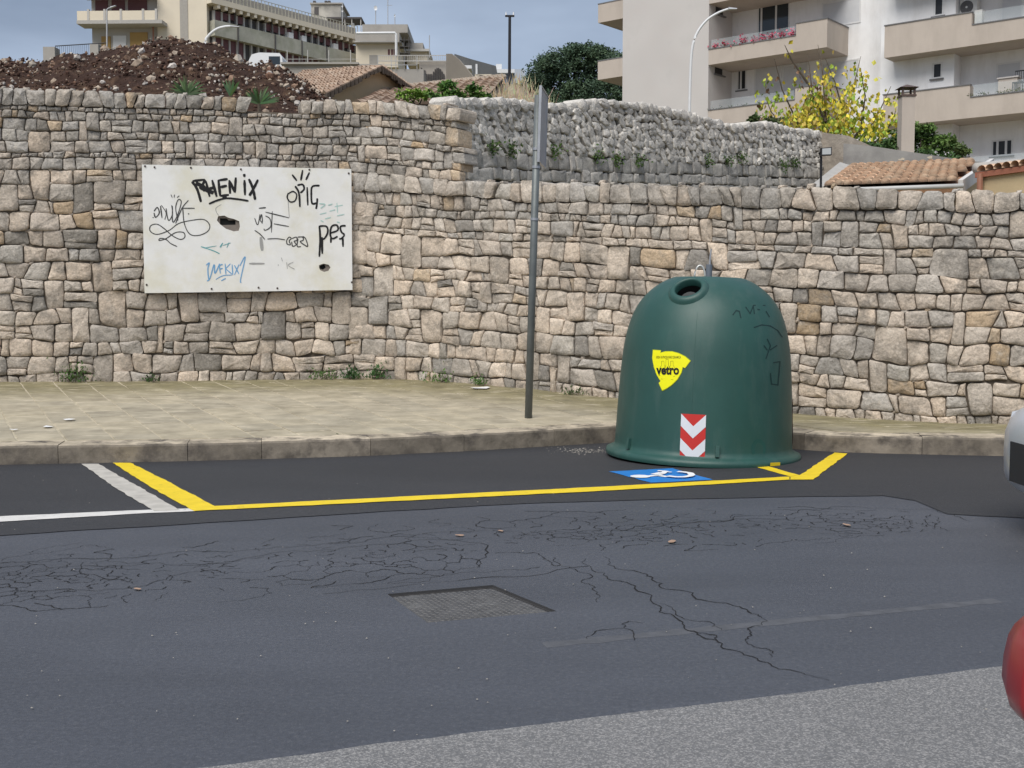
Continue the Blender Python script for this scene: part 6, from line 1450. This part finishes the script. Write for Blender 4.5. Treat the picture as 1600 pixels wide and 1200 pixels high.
# old tiled houses
M_OT = mat('old_tiles', (0, 0, 0), .92, .3, 4, attr=True); OTC = [(.36, .255, .185), (.39, .285, .21), (.33, .235, .175), (.41, .315, .24)]
def tiled_plane(parent, eL, eR, rR, rL, n, name='tile_rows'):
    mb = MB(); up = (eR - eL).cross(rL - eL).normalized(); up = up if up.z > 0 else -up
    for k in range(n):
        a, b = k / n, (k + 1.25) / n
        m_ = max(6, int((eR - eL).length / .42))
        for j in range(m_):
            u0, u1 = j / m_, (j + .94) / m_; P = lambda u, v: eL.lerp(eR, u).lerp(rL.lerp(rR, u), min(v, 1)); rk_ = rnd.uniform(.85, 1.12); h0, h1 = .09 + rnd.uniform(-.02, .02), .03; c = tuple(v * rk_ for v in rnd.choice(OTC)); m__ = (u0 + u1) / 2
            mb.add([P(u0, a), P(u1, a), P(u1, b), P(u0, b), P(u0, a) + up * h0 * .4, P(m__, a) + up * h0 * 1.4, P(u1, a) + up * h0 * .4, P(u1, b) + up * h1, P(m__, b) + up * h1 * 1.6, P(u0, b) + up * h1], [(0, 1, 6, 5, 4), (4, 5, 8, 9), (5, 6, 7, 8), (1, 2, 7, 6), (0, 4, 9, 3)], c)
    tag(mb.build(name, M_OT, parent), kind='stuff')
gh = thing('gabled_house', 'old house with mossy brown tiles and plain cream gable behind the mound', 'house', tuple(at(570, 165, 35))); ap = at(591, 104, 36); el, er = at(505, 146, 34.3), at(638, 137, 37.4); rb = at(478, 112, 44); dv_ = rb - ap
tiled_plane(gh, el + dv_ * -.04, el + dv_, rb, ap + dv_ * -.04, 12); tiled_plane(gh, er + dv_ * -.04, er + dv_, rb, ap + dv_ * -.04, 12)
il, ir = el.lerp(ap, .07) - Vector((0, 0, .15)), er.lerp(ap, .07) - Vector((0, 0, .15)); bz_ = 5.0
mk('gable_wall', [Vector((il.x, il.y, bz_)), Vector((ir.x, ir.y, bz_)), ir, ap - Vector((0, 0, .12)), il] + [v + dv_ * .97 for v in (Vector((il.x, il.y, bz_)), Vector((ir.x, ir.y, bz_)), ir, ap - Vector((0, 0, .12)), il)], [(0, 1, 2, 3, 4), (0, 4, 9, 5), (1, 6, 7, 2), (9, 8, 7, 6, 5)], mat('gable_cream', (.50, .40, .27), .93, .12, .8, col2=(.36, .30, .22), fac2=(.48, .68), scale2=.8), gh)
mb = MB()
for a_, b_ in ((el, ap), (er, ap)):
    for k in range(14): p = a_.lerp(b_, k / 14) - dv_ * .045; q = a_.lerp(b_, (k + .8) / 14) - dv_ * .045; h_ = rnd.uniform(.1, .2); mb.hexa([p - Vector((0, 0, h_)), q - Vector((0, 0, h_)), q + dv_ * .03 - Vector((0, 0, h_)), p + dv_ * .03 - Vector((0, 0, h_)), p, q, q + dv_ * .03, p + dv_ * .03])
tag(mb.build('verge_tiles', mat('verge_dark', (.10, .08, .065), .95, .3, 5), gh), kind='stuff')
lh = thing('low_tiled_house', 'long low house with faded red tile roof behind the green bushes', 'house', tuple(at(680, 170, 34))); e0, e1, r1, r0 = at(548, 163, 31), at(752, 163, 35), at(789, 121, 41), at(600, 141, 37)
tiled_plane(lh, e0, e1, r1, r0, 12); bz_ = 4.0
mk('walls', [Vector((p.x, p.y, bz_)) for p in (e0, e1, r1, r0)] + [p - Vector((0, 0, .1)) for p in (e0, e1, r1, r0)], [(0, 1, 5, 4), (1, 2, 6, 5), (2, 3, 7, 6), (3, 0, 4, 7)], mat('stone_rough', (.35, .30, .24), .95, .25, 1.5), lh)
mb = MB(); n_ = 26
for k in range(n_): p, q = r0.lerp(r1, k / n_), r0.lerp(r1, (k + .85) / n_); mb.tube([p + Vector((0, 0, .03)), q + Vector((0, 0, .03))], .12, 7, .10)
tag(mb.build('ridge_tiles', mat('ridge_pale', (.48, .40, .32), .93, .25, 3), lh), kind='stuff')
#==SECTION4==
# ================================================================== VEHICLES AT THE RIGHT EDGE
def loft(secs, name, m, parent, close=True, smooth=True):
    vs, fs = [], []; n = len(secs[0])
    for s_ in secs: vs += [Vector(p) for p in s_]
    for i in range(len(secs) - 1):
        for j in range(n): fs.append((i * n + j, i * n + (j + 1) % n, (i + 1) * n + (j + 1) % n, (i + 1) * n + j))
    if close: fs += [tuple(range(n))[::-1], tuple((len(secs) - 1) * n + j for j in range(n))]
    return mk(name, vs, fs, m, parent, smooth)
M_SILV = mat('silver_paint', (.62, .63, .65), .28, .02, 3, metal=.4, spec=.6); M_TRIM = mat('black_trim', (.03, .03, .033), .5, .05); M_TYRE = mat('tyre', (.02, .02, .021), .85, .1)
CX0, CYC = 2.765, 5.95
car = thing('silver_car', 'silver car entering the picture at the right edge of the road', 'car', (CX0 + 2.0, CYC, 0))
def csec(x, hw, zl, zh, sh=.12, n=24, top=.8):
    o = []
    for k in range(n):
        a = 2 * math.pi * k / n; c, s_ = math.cos(a), math.sin(a); e = .42
        yy = math.copysign(abs(c) ** e, c) * hw * (1 - (sh if s_ > 0 else sh * .4) * abs(s_) ** 2); zz2 = (zl + zh) / 2 + math.copysign(abs(s_) ** e, s_) * (zh - zl) / 2
        o.append((CX0 + x, CYC + yy, zz2))
    return o
loft([csec(*a) for a in ((0, .42, .30, .56), (.03, .56, .24, .64), (.10, .68, .20, .70), (.25, .78, .18, .76), (.5, .84, .18, .82), (.95, .87, .18, .92), (1.3, .88, .18, .97), (2.6, .88, .18, .98), (3.4, .87, .20, .97), (3.85, .80, .26, .94), (4.0, .66, .34, .86))], 'body', M_SILV, car)
gh_ = loft([csec(*a) for a in ((1.05, .74, .90, .96, .1), (1.55, .72, .9, 1.30, .25), (1.85, .70, .9, 1.44, .3), (2.6, .70, .9, 1.47, .3), (3.3, .68, .9, 1.38, .3), (3.75, .66, .88, .98, .2))], 'cabin', M_GLS, car)
loft([csec(*a) for a in ((1.75, .60, 1.40, 1.432, .1), (1.9, .62, 1.40, 1.468, .1), (2.6, .63, 1.40, 1.492, .1), (3.15, .60, 1.36, 1.425, .1))], 'roof', M_SILV, car)
for sx in (.78, 3.2):
    for sy in (-1, 1):
        y0 = CYC + sy * .70; y1 = CYC + sy * .90; c = Vector((CX0 + sx, 0, .30)); mb = MB(); mb.tube([Vector((c.x, y0, c.z)), Vector((c.x, y1, c.z))], .30, 24); wh = mb.build('wheel', M_TYRE, car)
        mb = MB(); mb.tube([Vector((c.x, y1 - sy * .01, c.z)), Vector((c.x, y1 + sy * .006, c.z))], .19, 20); mb.build('rim', M_SILV, wh)
for sy in (-1, 1):
    mb = MB(); mb.add([(CX0 + .055, CYC + sy * .60, .50), (CX0 + .36, CYC + sy * .815, .54), (CX0 + .40, CYC + sy * .80, .70), (CX0 + .09, CYC + sy * .60, .655)], [(0, 1, 2, 3) if sy < 0 else (3, 2, 1, 0)]); mb.build('headlight', mat('headlamp', (.75, .78, .82), .1, 0, spec=.7), car)
MB().box((CX0 + .022, CYC - .01, .40), (.06, .80, .22)).build('grille', M_TRIM, car)
# own red car: door mirror reaching into the frame, door and wing beyond the edge
M_REDP = mat('red_paint', (.30, .022, .026), .28, .02, 3, spec=.6)
MY = 1.08; mc = at(1681, 1060, MY)
rc = thing('red_car', 'red car whose door mirror juts in at the lower right corner', 'car', (1.0, .5, 0))
def msec(d, kx, kz, n=28):
    o = []
    for k in range(n):
        a = 2 * math.pi * k / n; c, s_ = math.cos(a), math.sin(a); e = .62 if c < 0 else .5
        x = math.copysign(abs(c) ** e, c) * .108 * kx; z = math.copysign(abs(s_) ** e, s_) * .063 * kz; x += .008 * (z / .06) ** 1 * (1 if c < 0 else 0)
        o.append((mc.x + .062 + x, mc.y + d, mc.z + z))
    return o
loft([msec(*a) for a in ((.11, .3, .25), (.10, .65, .6), (.075, .92, .86), (.03, 1.05, .99), (.0, 1.06, 1), (-.012, 1.05, .97))], 'mirror_housing', M_REDP, rc)
loft([msec(*a) for a in ((-.0125, 1.02, .86), (-.016, 1.015, .85))], 'mirror_rim', M_TRIM, rc); loft([msec(*a) for a in ((-.0165, .99, .80), (-.018, .985, .79))], 'mirror_glass', mat('mirror', (.06, .065, .07), .08, 0, spec=.8), rc, smooth=False)
mb = MB(); mb.tube([Vector((mc.x + .14, mc.y + .03, mc.z - .05)), Vector((mc.x + .22, mc.y - .15, mc.z - .06)), Vector((mc.x + .26, .74, mc.z - .05))], .022, 10); mb.build('mirror_arm', M_TRIM, rc)
mb = MB(); mb.hexa([(-.35, .62, .25), (.78, .62, .25), (.78, .74, .25), (-.35, .74, .25), (-.35, .60, .80), (.78, .62, .80), (.78, .74, .80), (-.35, .70, .80)]); mb.build('door', M_REDP, rc)
mb = MB(); mb.hexa([(.79, -.9, .30), (2.1, -.8, .30), (2.1, .66, .30), (.79, .74, .30), (.79, -.9, .86), (2.1, -.7, .66), (2.1, .56, .66), (.79, .70, .86)]); mb.build('front_wing', M_REDP, rc)
mb = MB(); mb.tube([Vector((1.4, .55, .30)), Vector((1.4, .755, .30))], .30, 24); wh = mb.build('wheel', M_TYRE, rc); mb = MB(); mb.tube([Vector((1.4, .756, .30)), Vector((1.4, .765, .30))], .19, 20); mb.build('rim', M_SILV, wh)
# ================================================================== LITTER
rg = random.Random(61)
def dead_leaf(p, r, col, label, z=.0):
    a0 = rg.uniform(0, 6.28); n = 9; P = [p + Vector((math.cos(a0) * math.cos(t) * r - math.sin(a0) * math.sin(t) * r * .5, math.sin(a0) * math.cos(t) * r + math.cos(a0) * math.sin(t) * r * .5, .003 + r * .12 * rg.random())) for t in [2 * math.pi * k / n for k in range(n)]]
    o = mk('dead_leaf', P + [p + Vector((0, 0, .007))], [(k, (k + 1) % n, n) for k in range(n)], mat('leaf_' + str(col), col, .8, .2, 40)); tag(o, label, 'leaf', 'dead leaves on the road', 'thing')
TANL = (.46, .33, .14); BRL = (.36, .24, .17)
dead_leaf(gp(456, 714, .01), .05, TANL, 'curled tan dead leaf lying against the kerb')
dead_leaf(gp(1050, 847, .005), .036, BRL, 'pinkish brown leaf flat on the asphalt left of the diagonal crack')
dead_leaf(gp(1323, 821, .005), .036, BRL, 'brown leaf flat on the asphalt below the yellow end line')
dead_leaf(gp(718, 837, .005), .03, BRL, 'brown leaf on the cracked asphalt above the manhole cover')
dead_leaf(gp(782, 830, .005), .024, BRL, 'small pale leaf right of the leaf above the manhole cover')
dead_leaf(gp(215, 921, .004), .025, BRL, 'tiny pale leaf on the left of the cracked asphalt')
def scrap(px, py, r, label):
    d = ray(px, py); t = 9.0
    while True:
        p = Vector((0, 0, CH)) + d * t
        if p.z < pave_z(p.x, p.y) + .004 or t > 16: break
        t += .01
    P = [p + Vector((math.cos(a) * r * rg.uniform(.6, 1.2), math.sin(a) * r * rg.uniform(.6, 1.2), .006 + .012 * rg.random())) for a in [k * 1.05 for k in range(6)]]
    tag(mk('paper_scrap', P + [p + Vector((0, 0, .014))], [(k, (k + 1) % 6, 6) for k in range(6)], mat('paper', (.72, .72, .72), .8, .05)), label, 'litter', 'litter on the pavement', 'thing')
scrap(108, 657, .05, 'white paper scrap on the pavement at left, upper of three'); scrap(74, 668, .06, 'white paper scrap on the pavement at left, middle of three'); scrap(21, 673, .04, 'white paper scrap on the pavement, nearest the left edge')
scrap(752, 607, .12, 'crumpled white wrapper at the wall foot beside the small bright weed'); scrap(586, 589, .07, 'small white wrapper at the inside bend of the wall foot')
p = gp(521, 708, .0); mb = MB()
for k in range(40): leaf(mb, p + Vector((rg.gauss(0, .05), rg.gauss(-.01, .01), abs(rg.gauss(0, .05)))), .035, rg, (.09, .17, .05), .6)
tag(mb.build('kerb_weed', M_LEAF), 'tiny green weed growing at the foot of the kerb', 'weed', None, 'thing')
